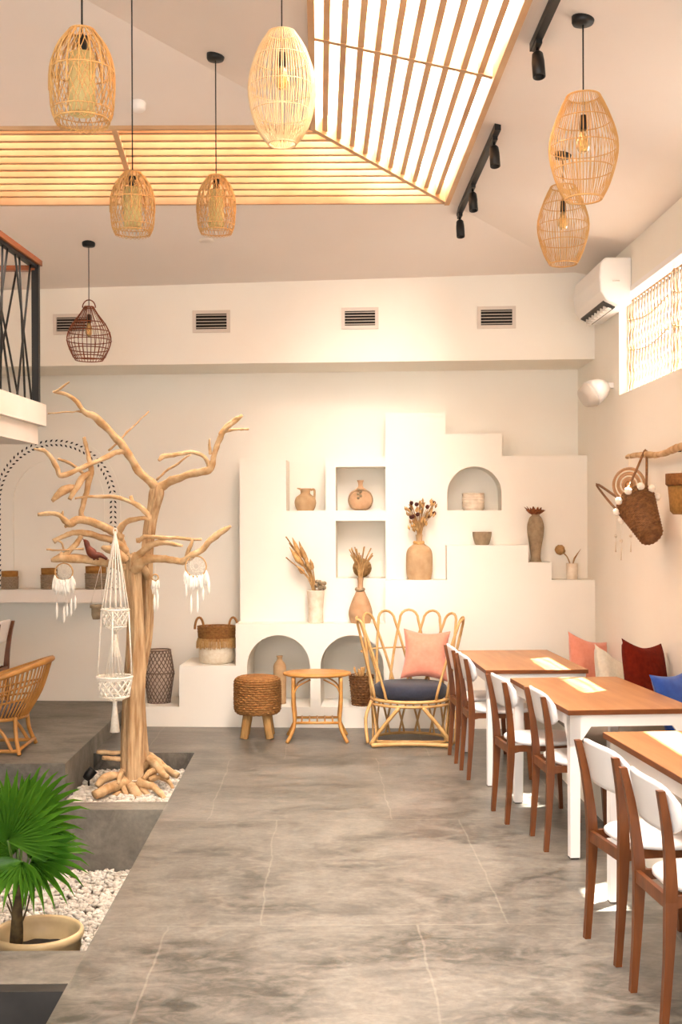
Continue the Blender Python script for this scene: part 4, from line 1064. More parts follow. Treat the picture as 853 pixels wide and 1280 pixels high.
# woven disc
c = XY(787, 606, XW - .13); ax = Matrix.Rotation(R_(52), 3, 'Z') @ Matrix.Rotation(-pi / 2, 3, 'Y')
t = thing('woven_disc', 'round patterned woven disc on the right wall behind the pompom basket', 'wall ornament', c)
k = c.y / F; R1 = 21.5 * k
m = MB(); m.lathe([(1e-4, .004), (R1, .004), (R1, -.004), (1e-4, -.004)], (0, 0, 0), 40, axis=ax); link('plate', m, mat('pale_straw', 'd0a074', 'c49266', rough=.9, scale=50), t, local=True)
for q, mt in ((.98, CLAYP), (.8, CREAMROPE), (.64, CLAYP), (.5, CREAMROPE), (.36, CLAYP), (.2, SEAGRASS)):
    m = MB(); m.tube([Matrix.Rotation(R_(52), 3, 'Z') @ Vector((-.005, R1 * q * cos(2 * pi * j / 40), R1 * q * sin(2 * pi * j / 40))) for j in range(40)], .006, 5, closed=True); link('coil', m, mt, t, local=True)
m = MB(); m.tube([Vector((0, 0, R1)), XY(787, 570, XW - .085) - c], .002, 5); link('hanging_cord', m, CREAMROPE, t, local=True)
# pompom basket, tilted, handles up
X_ = XW - .17
t = thing('pompom_basket', 'tilted brown basket with white pompoms hanging from the driftwood rod', 'basket', XY(800, 640, X_))
cb, ct_ = XY(814, 668, X_), XY(795, 628, X_); ct_ = Vector((0, 0, CH)) + (ct_ - Vector((0, 0, CH))) * .985
k = cb.y / F; axv = (ct_ - cb).normalized(); ax = axv.to_track_quat('Z', 'Y').to_matrix(); Hh = (ct_ - cb).length
prf = [(.085, 0), (.112, Hh * .5), (.142, Hh)]
m = MB(); m.lathe([(1e-4, 0)] + prf + [(.135, Hh), (.105, Hh * .5), (.08, .02), (1e-4, .02)], cb, 30, axis=ax, sx=.85); link('body', m, WICKER, t)
m = woven(prf, 26, 18, .0048); m.v = [cb + ax @ Vector((p.x * .85, p.y, p.z)) for p in m.v]; link('woven_side', m, WICKER, t)
def rimp(a, r=.142, h=1.0): return cb + ax @ Vector((r * .85 * cos(a), r * sin(a), Hh * h))
for q in range(10):
    m = MB(); m.ball(rimp(2 * pi * q / 10 + .2, .155, .93), .025, n=12); m.jitter(.003, 90); link('pompom', m, MACRAME, t)
best = sorted([(rimp(2 * pi * q / 24).y, 2 * pi * q / 24) for q in range(24)])
near_a, far_a = best[0][1], best[-1][1]
hk = Vector((XW - .07, 0, 0)); hk.y = XY(808, 568, XW - .07).y; hk.z = XY(808, 568, XW - .07).z + .02
p1, p2 = rimp(near_a - .55), rimp(near_a + .55)
for pp_ in (p1, p2): pass
m = MB(); m.tube(smoothpts([tuple(p1), tuple((p1 + hk) / 2 + Vector((0, .012, 0))), tuple(hk + Vector((0, .01, .01))), tuple((p2 + hk) / 2 + Vector((0, -.012, 0))), tuple(p2)], 5), .009, 6); link('handle', m, WICKER, t)
f1, f2 = rimp(far_a - .5), rimp(far_a + .5); tip = XY(746, 605, X_)
m = MB(); m.tube(smoothpts([tuple(f1), tuple((f1 + tip) / 2), tuple(tip), tuple((f2 + tip) / 2 + Vector((0, 0, -.02))), tuple(f2)], 5), .009, 6); link('handle', m, WICKER, t)
# shell strings below
t2 = thing('tassel_string', 'thin pale tassel strings hanging below the pompom basket on the right wall', 'tassel', XY(785, 655, XW - .03))
for px, py in ((770, 690), (777, 700), (789, 690)):
    a, b = XY(px, 640, XW - .03), XY(px, py, XW - .03); m = MB(); m.tube([a, b], .0018, 4); s0 = link('string', m, MACRAME, t2)
    m = MB(); m.ball(a.lerp(b, .6), .012, n=6); m.tube([b.lerp(a, .25), b], [.003, .006], 5); link('shell', m, CLAYW, t2)
# brown round basket cut by the frame
X_ = XW - .13; c = XY(862, 645, X_); k = c.y / F
t = thing('bucket_basket', 'ochre-brown bucket basket on a thin strap, cut by the right edge', 'basket', c)
r, h0, h1 = 27 * k, XY(862, 643, X_).z - c.z, XY(862, 592, X_).z - c.z
m = MB(); m.lathe([(1e-4, h0), (r * .72, h0), (r * .86, h0 + .02), (r * .97, h1 - .05), (r * .9, h1 - .05), (r * .8, h0 + .03), (1e-4, h0 + .02)], (0, 0, 0), 32); link('body', m, mat('ochre_jute', '9c7238', '86602c', rough=.9, scale=60, bump=.3), t, local=True)
m = MB(); m.lathe([(r * .98, h1 - .07), (r * 1.06, h1 - .06), (r * 1.06, h1), (r * .98, h1)], (0, 0, 0), 32, close=True); link('cuff', m, mat('brown_jute', '8c5c2e', '754a22', rough=.9, scale=60, bump=.3), t, local=True)
top = Vector((.06, 0, XY(862, 556, XW - .07).z - c.z + .025))
for s_ in (-1, 1):
    m = MB(); m.tube([(0, s_ * r, h1 - .03), (0, s_ * r * .9, h1 + .05), top + Vector((0, s_ * .01, 0))], .004, 5); link('strap', m, MATS['brown_jute'], t, local=True)

# ------------------------------------------------------------------ TREE
YT = 7.95
tree = thing('driftwood_tree', 'tall bleached driftwood tree standing in the pebble bed', 'tree', (U(167, 985, YT).x, YT, -.14))
kT = YT / F
def TP(px, py, dy=0.0): return U(px, py, YT + dy)
def grooved(pts, seed, amp=.17, n=44, sub_=7):
    """pts: (px, py, rpx, dy)"""
    P_ = smoothpts(pts, sub_); m = MB(); vs = []; M_ = len(P_)
    C3 = [U(a, b, YT + d) for a, b, r, d in P_]
    for i_, (a, b, r, d) in enumerate(P_):
        tdir = (C3[min(i_ + 1, M_ - 1)] - C3[max(i_ - 1, 0)]).normalized()
        u = tdir.cross(Vector((0, 1, 0))).normalized(); w_ = tdir.cross(u)
        for k_ in range(n):
            an = 2 * pi * k_ / n; zz = C3[i_].z * .55
            g = noise.noise(Vector((cos(an) * 2.3 + seed, sin(an) * 2.3, zz))) * amp * 1.6 + amp * .6 * sin(an * 5 + 3 * noise.noise(Vector((seed, zz * .8, 1.0)))) + 1.1 * amp * noise.noise(Vector((cos(an) * 6, sin(an) * 6 + seed, zz * 2.6)))
            vs.append(C3[i_] + (u * cos(an) + w_ * sin(an)) * r * kT * (1 + g))
    fs = []
    for i_ in range(M_ - 1):
        for k_ in range(n): fs.append((i_ * n + k_, i_ * n + (k_ + 1) % n, (i_ + 1) * n + (k_ + 1) % n, (i_ + 1) * n + k_))
    fs += [tuple(range(n - 1, -1, -1)), tuple((M_ - 1) * n + k_ for k_ in range(n))]
    m.add(vs, fs, True); return m
front = link('trunk', grooved([(166, 996, 17, 0), (166, 984, 15.5, 0), (165, 965, 13.5, 0), (165, 930, 12.5, 0), (166, 880, 12, 0), (168, 850, 12.5, 0), (169, 800, 10.5, 0), (168, 760, 9.5, 0), (165, 730, 10.5, 0), (164, 704, 11, 0), (160, 694, 8, 0)], 1.0), DRIFT, tree)
rear = link('trunk', grooved([(186, 978, 10, .16), (180, 955, 7.5, .16), (175, 900, 7.5, .16), (174, 850, 8, .16), (181, 800, 9, .15), (184, 760, 8.5, .14), (184, 700, 7.5, .12), (187, 660, 7.5, .1), (192, 635, 7.5, .08), (196, 616, 9, .06), (197, 606, 6, .06)], 5.0), DRIFT, tree)
def br(pts, rs, name='branch', mt=DRIFTB, dark=True, n=9):
    if len(pts[0]) == 2: pts = [p + (0.0,) for p in pts]
    P_ = smoothpts([(a, b, d, r) for (a, b, d), r in zip(pts, rs)], 5)
    m = MB(); m.tube([U(a, b, YT + d) for a, b, d, r in P_], [max(.0012, r * kT) for a, b, d, r in P_], n); m.jitter(.008, 14); m.jitter(.004, 45)
    o = link(name, m, mt, tree)
    return o
br([(196, 612, .06), (186, 600, .04), (173, 589, 0), (158, 563, -.05), (138, 540, -.1), (119, 522, -.14), (105, 515, -.15), (95, 502, -.15), (84, 493, -.16), (66, 490, -.18)], [6, 5.5, 5.2, 4.8, 4.5, 4.6, 3.3, 2.8, 2.5, 1.6])
br([(67, 491, -.18), (75, 486, -.18), (86, 478, -.2)], [1.6, 1.5, 1])
br([(107, 516, -.15), (90, 515, -.13), (60, 517, -.1)], [1.6, 1.2, .8])
br([(136, 564, -.08), (160, 540, 0), (186, 514, .1)], [1.3, 1.2, .7])
br([(155, 564, -.06), (142, 567, -.1), (110, 582, -.2), (78, 594, -.28), (72, 585, -.28), (62, 570, -.3), (55, 563, -.3), (43, 561, -.32)], [3.6, 3.4, 3.2, 3.2, 3, 2.8, 2.3, 1.3])
br([(104, 547, -.1), (109, 562, -.12), (113, 580, -.15), (113, 592, -.17), (109, 612, -.17), (104, 632, -.17), (102, 646, -.17), (112, 652, -.16)], [2.2, 2.6, 3.0, 4.2, 3.6, 3.2, 3.3, 3.4])
br([(113, 591, -.17), (103, 598, -.2), (95, 611, -.24), (87, 624, -.28)], [3.4, 4.3, 3.8, 3.0])
br([(93, 609, -.2), (80, 613, -.26), (65, 626, -.3)], [4.2, 5.2, 2.4])
br([(73, 573, -.1), (88, 580, -.13), (104, 592, -.16)], [1.6, 1.8, 1.6])
br([(197, 612, .06), (207, 605, .05), (222, 598, 0), (245, 591, -.06), (262, 587, -.1), (267, 572, -.12), (274, 550, -.14), (281, 538, -.16), (303, 519, -.2)], [7, 6.2, 5.3, 4.5, 4.6, 3.8, 3.5, 3.4, 2])
br([(262, 586, -.1), (256, 572, -.13), (243, 566, -.16), (222, 568, -.2), (205, 571, -.22), (198, 576, -.24)], [3, 2.8, 2.6, 2.8, 3.2, 1.8])
br([(195, 600, .02), (212, 587, -.02), (238, 568, -.08)], [1.5, 1.4, 1.2])
br([(279, 541, -.15), (295, 536, -.12), (312, 537, -.1)], [2, 1.8, 1.2])
br([(263, 568, -.12), (262, 556, -.13), (262, 548, -.14)], [2.2, 1.8, 1]); br([(275, 543, -.16), (285, 530, -.17), (297, 521, -.2)], [2.2, 2, 1.2])
# crown of the front trunk
br([(160, 702, 0), (154, 690, -.02), (150, 676, -.05), (149, 664, -.08), (156, 653, -.1), (170, 649, -.12), (188, 648, -.12)], [8, 6.5, 5, 4.5, 3.6, 3.4, 2.6])
br([(187, 649, -.12), (182, 640, -.13), (170, 630, -.14), (156, 625, -.15), (140, 621, -.16), (120, 621, -.18), (94, 623, -.2)], [2.4, 3.4, 3.0, 2.6, 2.6, 2, 1.5])
br([(165, 628, -.14), (163, 620, -.14)], [3.6, 2.4])
br([(152, 672, -.06), (142, 665, -.12), (125, 656, -.2), (110, 651, -.25), (96, 650, -.28), (88, 655, -.3), (81, 651, -.3), (75, 644, -.31), (62, 642, -.33), (47, 643, -.35)], [5, 4.8, 4.6, 4.6, 4.8, 5, 4, 3, 2.5, 2.4])
br([(78, 648, -.3), (79, 638, -.3)], [3, .8]); br([(86, 656, -.3), (81, 659, -.3)], [2.5, 1.8])
br([(140, 667, -.1), (125, 659, -.1), (108, 650, -.14), (102, 647, -.17)], [3, 3, 3.2, 3])
br([(156, 690, -.02), (145, 677, -.08), (128, 672, -.14), (110, 667, -.2), (93, 666, -.24), (80, 670, -.28), (67, 677, -.3)], [6, 4.6, 4.2, 4, 3.3, 2.9, 2.8])
br([(158, 712, 0), (148, 706, -.06), (130, 703, -.14), (108, 699, -.22), (90, 698, -.27), (74, 697, -.3), (63, 701, -.32)], [8, 6, 5, 5, 5, 5, 1.8])
br([(102, 670, -.22), (93, 682, -.25), (80, 695, -.29), (74, 692, -.3)], [3, 3.4, 4.2, 4])
br([(72, 675, -.3), (78, 680, -.29), (81, 688, -.29)], [1.2, 1, 1.2]); br([(58, 687, -.34), (80, 687, -.3), (104, 686, -.25)], [1, 1.1, 1.2])
br([(155, 700, -.1), (145, 690, -.16), (133, 686, -.2), (128, 683, -.2)], [7, 6, 4.5, 2])
br([(167, 706, -.03), (174, 694, -.08), (185, 684, -.13), (200, 678, -.17), (213, 680, -.2), (228, 682, -.22)], [7, 5, 4.2, 4, 3, 1.6])
br([(168, 712, -.03), (178, 702, -.08), (195, 698, -.14), (215, 700, -.18), (228, 702, -.2), (240, 694, -.22), (254, 686, -.24), (262, 676, -.26), (275, 666, -.28), (289, 657, -.3)], [8, 6.2, 4.8, 4.2, 4.2, 4.5, 4.2, 4.2, 4, 1.8])
br([(173, 676, -.14), (182, 671, -.16), (200, 672, -.18), (225, 673, -.2), (252, 674, -.24)], [3, 2.8, 2.4, 2.2, 1.6])
br([(234, 695, -.2), (237, 684, -.22), (241, 673, -.23)], [3.2, 2.6, 1.6]); br([(172, 672, -.14), (173, 678, -.14)], [2.8, 2.4])
br([(278, 664, -.28), (282, 658, -.28)], [2.5, 1.2])
br([(171, 707, -.02), (180, 712, .03), (185, 722, .1)], [4, 5, 5])
# roots
for pts, rs in (([(160, 978, -.05), (146, 982, -.16), (130, 988, -.28), (118, 994, -.34)], [8, 6.5, 6.2, 5.5]), ([(156, 972, 0), (143, 970, -.08), (131, 973, -.14), (121, 983, -.18)], [6, 5.5, 5.5, 4.5]),
                ([(174, 978, -.08), (190, 983, -.14), (199, 989, -.2), (206, 1000, -.26)], [6, 4.5, 4, 3]), ([(186, 948, .1), (196, 956, .05), (203, 966, 0), (210, 972, -.06)], [6, 5.5, 4.5, 3.5]),
                ([(200, 960, .1), (210, 963, .12), (223, 970, .1)], [5.5, 5, 4]), ([(196, 962, .05), (187, 967, 0), (179, 974, -.06)], [4.5, 4, 3]), ([(165, 985, -.1), (172, 994, -.2), (174, 1001, -.26)], [8, 6, 3]),
                ([(178, 962, .1), (190, 950, .08), (200, 955, .04), (204, 972, -.02)], [4.5, 4, 3.2, 2.4]), ([(182, 955, .14), (193, 965, .1), (189, 976, .04), (195, 986, -.04)], [4, 3.4, 3, 2.2]),
                ([(186, 975, .0), (199, 972, .02), (212, 978, 0), (217, 986, -.03)], [4, 3.2, 2.6, 1.6]), ([(158, 990, -.1), (146, 993, -.18), (136, 1000, -.22)], [4, 3, 1.8]), ([(150, 972, -.06), (154, 984, -.14), (160, 996, -.2)], [3, 3.4, 2.2]),
                ([(178, 985, -.1), (186, 994, -.16), (190, 1002, -.2)], [4.5, 3.2, 2]), ([(182, 942, .16), (192, 946, .18), (206, 958, .14), (212, 966, .1)], [4, 3.4, 2.8, 2]),
                ([(154, 941, .02), (138, 941, .02), (121, 940, .02)], [2.6, 2.8, 2.2]), ([(154, 949, .0), (141, 948, .0), (128, 947, -.02)], [2.8, 3, 2.4]), ([(156, 960, 0), (150, 970, -.1), (148, 980, -.2)], [4, 3.5, 2])):
    br(pts, rs, 'root', DRIFTB)
m = MB()
for h, dd_ in ((972, .0), (975, .01), (978, 0)):
    c = TP(167, h); m.tube([(c.x + 14.8 * kT * cos(2 * pi * j / 30), c.y + 14.8 * kT * sin(2 * pi * j / 30), c.z + .006 * sin(j)) for j in range(30)], .004, 5, closed=True)
link('rope_binding', m, CREAMROPE, tree)

# bird carving on the branch
bc = TP(116, 697, -.24)
t = thing('bird_carving', 'red-brown carved bird perched on a low left branch of the tree', 'figurine', bc)
kb = kT
m = MB(); m.tube(smoothpts([(p.x, p.y, p.z, r) for p, r in ((TP(105, 675, -.24), 1.2), (TP(108, 678, -.24), 3.2), (TP(110, 684, -.24), 3.6), (TP(114, 690, -.24), 5.8), (TP(119, 694, -.24), 5.2), (TP(126, 694, -.24), 3), (TP(134, 699, -.24), 1.6))], 4) and [q[:3] for q in smoothpts([(p.x, p.y, p.z) for p in (TP(105, 675, -.24), TP(108, 678, -.24), TP(110, 684, -.24), TP(114, 690, -.24), TP(119, 694, -.24), TP(126, 694, -.24), TP(134, 699, -.24))], 4)],
               [q[0] * kb for q in smoothpts([(1.2,), (3.2,), (3.6,), (5.8,), (5.2,), (3,), (1.6,)], 4)], 10); link('body', m, BIRD, t)
m = MB(); m.tube([TP(106, 676, -.24), TP(103, 673, -.24)], [1.2 * kb, .2 * kb], 6); link('beak', m, BIRD, t)
for dx in (0, 5): m = MB(); m.tube([TP(115 + dx, 694, -.24), TP(118 + dx, 700, -.24)], 1.1 * kb, 5); link('leg', m, BIRD, t)

# dream catchers -----------------------------------------------------
def dream(px, py, rpx, D, label, feathers, top, body):
    c = U(px, py, D); k = D / F; R1 = rpx * k
    t = thing('dream_catcher', label, 'dream catcher', c, 0, 'white feather dream catchers on the tree')
    m = MB(); m.tube([(R1 * cos(2 * pi * j / 30), 0, R1 * sin(2 * pi * j / 30)) for j in range(30)], .005, 6, closed=True); link('hoop', m, RATTANP, t, local=True)
    m = MB()
    for q in range(12):
        a, b = 2 * pi * q / 12, 2 * pi * (q + 4) / 12; m.tube([(R1 * cos(a), 0, R1 * sin(a)), (R1 * cos(b), 0, R1 * sin(b))], .0012, 3)
        a2 = 2 * pi * (q + 5) / 12; m.tube([(R1 * cos(a), 0, R1 * sin(a)), (R1 * cos(a2), 0, R1 * sin(a2))], .0012, 3)
    link('web', m, MACRAME, t, local=True)
    m = MB(); m.tube([(0, 0, R1), (0, 0, top * k)], .0015, 4); link('hanging_cord', m, MACRAME, t, local=True)
    random.seed(int(px)); m = MB()
    for q in range(body):
        a = random.uniform(pi * 1.02, pi * 1.98); p = Vector((R1 * cos(a), random.uniform(-.012, .012), R1 * sin(a) * .6 - R1 * .3)); e = p + Vector((random.uniform(-.02, .02), 0, -random.uniform(.05, .11)))
        m.tube([p, p.lerp(e, .35), p.lerp(e, .7), e], [.004, .013, .012, .002], 6, flat=.7)
    link('feather_trim', m, FEATHER, t, local=True, kind='stuff')
    for dx, dz, l in feathers:
        m = MB(); p = Vector((dx * k, 0, dz * k)); m.tube([(dx * k * .8, 0, -R1 * .8), p], .0012, 3)
        s0 = link('feather_cord', m, MACRAME, t, local=True)
        m = MB(); m.tube([p + Vector((0, 0, .004)), p - Vector((0, 0, l * k * .3)), p - Vector((0, 0, l * k * .75)), p - Vector((.003, 0, l * k))], [.002, 2.8 * k, 2.6 * k, .3 * k], 8, flat=.6); link('feather', m, FEATHER, t, local=True)
dream(80, 715, 11, YT - .28, 'white feathered dream catcher under the left branches before the shelf', [(-9, -38, 22), (0, -44, 20), (9, -34, 22), (14, -30, 18), (4, -40, 16)], 18, 60)
dream(245, 708, 13, YT - .24, 'white dream catcher with long feathers hanging from the right branch', [(-12, -18, 22), (-6, -36, 24), (2, -30, 30), (9, -26, 18), (16, -16, 20)], 24, 44)
dream(194, 722, 4, YT + .05, 'narrow white feather dream catcher behind the rear trunk', [(-1, -22, 22), (3, -16, 26)], 20, 14)

# macrame hanger -----------------------------------------------------
D = YT - .25; k = D / F
t = thing('macrame_hanger', 'long white two-tier macrame plant hanger on the tree', 'macrame hanger', U(144, 868, D))
apex = U(144, 664, D); c1 = U(144, 762, D); R1 = 17 * k; c2 = U(143.5, 846, D); R2 = 21.5 * k
m = MB(); m.tube([(apex.x + .012 * cos(a), D, apex.z + .02 * sin(a)) for a in [2 * pi * j / 14 for j in range(14)]], .005, 5, closed=True); link('top_ring', m, MACRAME, t)
for q in range(14):
    a = 2 * pi * q / 14; m = MB(); m.tube(smoothpts([tuple(apex), (apex.x + R1 * .35 * cos(a), D + R1 * .35 * sin(a), apex.z - .16), (c1.x + R1 * cos(a), D + R1 * sin(a), c1.z)], 4), .0042, 5); link('cord', m, MACRAME, t)
def hoop(c, r, w, name='hoop'):
    m = MB(); m.tube([(c.x + r * cos(2 * pi * j / 36), D + r * sin(2 * pi * j / 36), c.z) for j in range(36)], w, 6, closed=True); return link(name, m, MACRAME, t)
hoop(c1, R1, .0075)
def lattice(c, r0, z0, r1, z1, n, w):
    m = MB()
    for q in range(n):
        for s_ in (1, -1):
            a0 = 2 * pi * q / n
            m.tube([(c.x + (r0 + (r1 - r0) * u) * cos(a0 + s_ * u * 4 * pi / n), D + (r0 + (r1 - r0) * u) * sin(a0 + s_ * u * 4 * pi / n), z0 + (z1 - z0) * u) for u in (0, .25, .5, .75, 1)], w, 5)
    return m
zz = U(144, 783, D).z; link('net_basket', lattice(c1, R1, c1.z, R1 * .8, zz, 12, .0042), MACRAME, t); hoop(Vector((c1.x, D, zz)), R1 * .8, .006)
for q in range(10):
    a = 2 * pi * q / 10; m = MB(); m.tube([(c1.x + R1 * .8 * cos(a), D + R1 * .8 * sin(a), zz), (c1.x + .01 * cos(a), D + .01 * sin(a), zz - .03), (c1.x, D, zz - .06)], .004, 5); link('cord', m, MACRAME, t)
m = MB(); m.tube([(c1.x, D, zz - .05), (c1.x, D, zz - .10), (c1.x + .003, D, zz - .20)], [.010, .014, .028], 10); link('tassel', m, MACRAME, t)
for q in range(4):
    a = pi / 4 * 0 + pi * q / 2; m = MB(); m.tube([(c1.x + R1 * cos(a), D + R1 * sin(a), c1.z), (c2.x + R2 * cos(a), D + R2 * sin(a), c2.z)], .0055, 5); link('long_cord', m, MACRAME, t)
for q in range(14):
    a = 2 * pi * q / 14; m = MB(); m.tube([(c2.x + R2 * .12 * cos(a), D + R2 * .12 * sin(a), zz - .09), (c2.x + R2 * .6 * cos(a), D + R2 * .6 * sin(a), c2.z)], .002, 4); link('fine_cord', m, MACRAME, t)
hoop(c2, R2, .0095); hoop(c2 + Vector((0, 0, -.012)), R2 * .98, .007)
zz = U(144, 870, D).z; link('net_basket', lattice(c2, R2, c2.z, R2 * .82, zz, 13, .0062), MACRAME, t); hoop(Vector((c2.x, D, zz)), R2 * .82, .008)
m = MB()
for q in range(16):
    a = 2 * pi * q / 16; m.tube([(c2.x + R2 * .82 * cos(a), D + R2 * .82 * sin(a), zz), (c2.x + R2 * .4 * cos(a), D + R2 * .4 * sin(a), zz - .025), (c2.x, D, zz - .03)], .005, 5)
link('net_bottom', m, MACRAME, t)
z3 = U(143, 915, D).z
m = MB(); m.tube([(c2.x, D, zz - .02), (c2.x, D, zz - .04), (c2.x, D, zz - .06), (c2.x, D, z3)], [.012, .016, .014, .034], 12); link('tassel', m, MACRAME, t)
# small hanging clay pot behind the hanger
D2 = YT + .0; t = thing('hanging_pot', 'small grey-brown clay pot hung on strings left of the macrame hanger', 'pot', U(121, 774, D2)); k = D2 / F
m = MB(); m.lathe([(1e-4, 0), (.028, 0), (.036, .03), (.036, .075), (.046, .08), (.046, .10), (.034, .10), (.03, .02), (1e-4, .015)], t.location, 20); link('body', m, CLAYD, t)
for s_ in (-1, 1): m = MB(); m.tube([t.location + Vector((s_ * .042, 0, .09)), U(126, 706, D2 - .16)], .0018, 4); link('string', m, MACRAME, t)

# ------------------------------------------------------------------ LEFT TUB CHAIR
def tub():
    cx, cy = -2.30, 8.12
    t = thing('rattan_tub_chair', 'honey rattan tub chair with grey pad on the platform, cut by the left edge', 'chair', (cx, cy, PLT), R_(180))
    # local: faces +x (so world -x); back at -x
    def rim(a):  # a=0 front, pi back
        b = (1 - cos(a)) / 2; return (-.02 - .30 * 0 + .34 * cos(a) - .06 * b, .33 * sin(a), .40 + .235 * b ** 1.1)
    def ring(z, rx, ry, ox=0): return lambda a: (ox + rx * cos(a), ry * sin(a), z)
    A = [R_(50 + 260 * q / 40) for q in range(41)]
    m = MB(); m.tube([rim(a) for a in A], .021, 8); link('top_rim', m, RATTAN, t, local=True)
    base = ring(.24, .235, .25, -.01); mid = lambda a: tuple((x * .45 + y * .55) for x, y in zip(base(a), rim(a)))
    m = MB(); m.tube([base(2 * pi * q / 36) for q in range(36)], .013, 7, closed=True); link('seat_ring', m, RATTAN, t, local=True)
    for f in (.36, .62):
        m = MB(); m.tube([tuple(b_ + (c_ - b_) * f for b_, c_ in zip(base(a), rim(a))) for a in A], .008, 6); link('band', m, RATTAN, t, local=True)
    for q in range(44):
        a = R_(54 + 252 * q / 43); b_, c_ = Vector(base(a)), Vector(rim(a)); md = b_.lerp(c_, .45); md.x *= 1.08; md.y *= 1.06
        m = MB(); m.tube(smoothpts([tuple(b_), tuple(md), tuple(c_)], 4), .0062, 5); link('cane', m, RATTAN, t, local=True)
    m = MB(); m.lathe([(1e-4, .25), (.235, .25), (.245, .28), (.235, .31), (1e-4, .315)], (0, 0, 0), 30); link('seat_pad', m, GREYCU, t, local=True)
    for sy in (-1, 1):
        m = MB(); m.tube(smoothpts([(-.21, sy * .16, .25), (-.22, sy * .18, .12), (-.255, sy * .23, .006)], 4), .015, 7); link('leg', m, RATTAN, t, local=True)
        m = MB(); m.tube(smoothpts([(.22, sy * .16, .25), (.22, sy * .18, .12), (.24, sy * .23, .006)], 4), .015, 7); link('leg', m, RATTAN, t, local=True)
        m = MB(); m.tube([(-.26, sy * .215, .03), (.24, sy * .215, .03)], .013, 7); link('runner', m, RATTAN, t, local=True)
        m = MB(); m.tube(smoothpts([(-.20, sy * .22, .03), (-.13, sy * .20, .15), (-.02, sy * .18, .225), (.08, sy * .20, .15), (.16, sy * .22, .03)], 5), .013, 7); link('arched_brace', m, RATTAN, t, local=True)
    for x in (-.25, .235): m = MB(); m.tube([(x, -.22, .04), (x, .22, .04)], .012, 7); link('runner', m, RATTAN, t, local=True)
tub()
t = thing('white_side_table', 'white table at the left edge behind the tub chair', 'table', (-2.95, 9.2, PLT))
m = MB(); m.box(-.35, .33, -.3, .3, .70, .73); link('tabletop', m, OAK, t, local=True)
m = MB(); m.box(-.32, .30, -.27, .27, .64, .70); link('apron', m, WHITE, t, local=True)
for sx in (-.32, .25):
    for sy in (-.27, .22): m = MB(); m.box(sx, sx + .05, sy, sy + .05, 0, .64); link('leg', m, WHITE, t, local=True)

# ------------------------------------------------------------------ GRAVEL
def gravel(x0, x1, y0, y1, z, n, r0, r1, name, label, seed, keep=None):
    random.seed(seed); import itertools
    t_ = (1 + sqrt(5)) / 2
    iv = [Vector(p).normalized() for p in ((-1, t_, 0), (1, t_, 0), (-1, -t_, 0), (1, -t_, 0), (0, -1, t_), (0, 1, t_), (0, -1, -t_), (0, 1, -t_), (t_, 0, -1), (t_, 0, 1), (-t_, 0, -1), (-t_, 0, 1))]
    fi = [(0, 11, 5), (0, 5, 1), (0, 1, 7), (0, 7, 10), (0, 10, 11), (1, 5, 9), (5, 11, 4), (11, 10, 2), (10, 7, 6), (7, 1, 8), (3, 9, 4), (3, 4, 2), (3, 2, 6), (3, 6, 8), (3, 8, 9), (4, 9, 5), (2, 4, 11), (6, 2, 10), (8, 6, 7), (9, 8, 1)]
    V, Fc = [], []
    for i_ in range(n):
        x, y = random.uniform(x0, x1), random.uniform(y0, y1)
        if keep and not keep(x, y): continue
        r = random.uniform(r0, r1); a = random.uniform(0, pi); sx, sy, sz = r * random.uniform(1, 1.5), r * random.uniform(.65, .9), r * random.uniform(.5, .7)
        tl = Matrix.Rotation(random.uniform(-.5, .5), 3, 'X') @ Matrix.Rotation(random.uniform(-.4, .4), 3, 'Y'); rot = Matrix.Rotation(a, 3, 'Z') @ tl
        o = len(V); c = Vector((x, y, z + random.uniform(-.4, .6) * r)); jt = [random.uniform(.85, 1.12) for _ in range(12)]
        V += [c + rot @ Vector((p.x * sx * j, p.y * sy * j, p.z * sz * j)) for p, j in zip(iv, jt)]
        Fc += [(a_ + o, b_ + o, c_ + o) for a_, b_, c_ in fi]
    m = MB(); m.v = V; m.f = Fc; m.smooth = [True] * len(Fc)
    ob = link(name, m, GRAVEL); tag(ob, label, 'gravel', None, 'stuff'); return ob
gravel(-2.3, XE - .015, 4.95, 6.87, -.365, 6800, .012, .021, 'gravel', 'white pebbles filling the lower bed around the palm pot', 5)
gravel(-1.66, XE - .01, 7.1, 8.58, -.135, 3600, .014, .026, 'gravel', 'larger white pebbles around the roots of the driftwood tree', 6, lambda x, y: y > 7.12 + .1 * noise.noise(Vector((x * 4, 0, 0))))
# garden spotlight
p = UZ(111, 978, -.10)
t = thing('ground_spotlight', 'small black ground spotlight in the pebbles beside the platform', 'spotlight', p)
m = MB(); ax = Vector((.6, .3, .7)).to_track_quat('Z', 'Y').to_matrix(); m.lathe([(1e-4, -.04), (.025, -.035), (.034, 0), (.034, .05), (.028, .05), (1e-4, .035)], p + Vector((0, 0, .05)), 16, axis=ax); link('head', m, BLACK, t)
m = MB(); m.tube([p + Vector((0, 0, -.04)), p + Vector((0, 0, .05))], .008, 6); link('stake', m, BLACK, t)

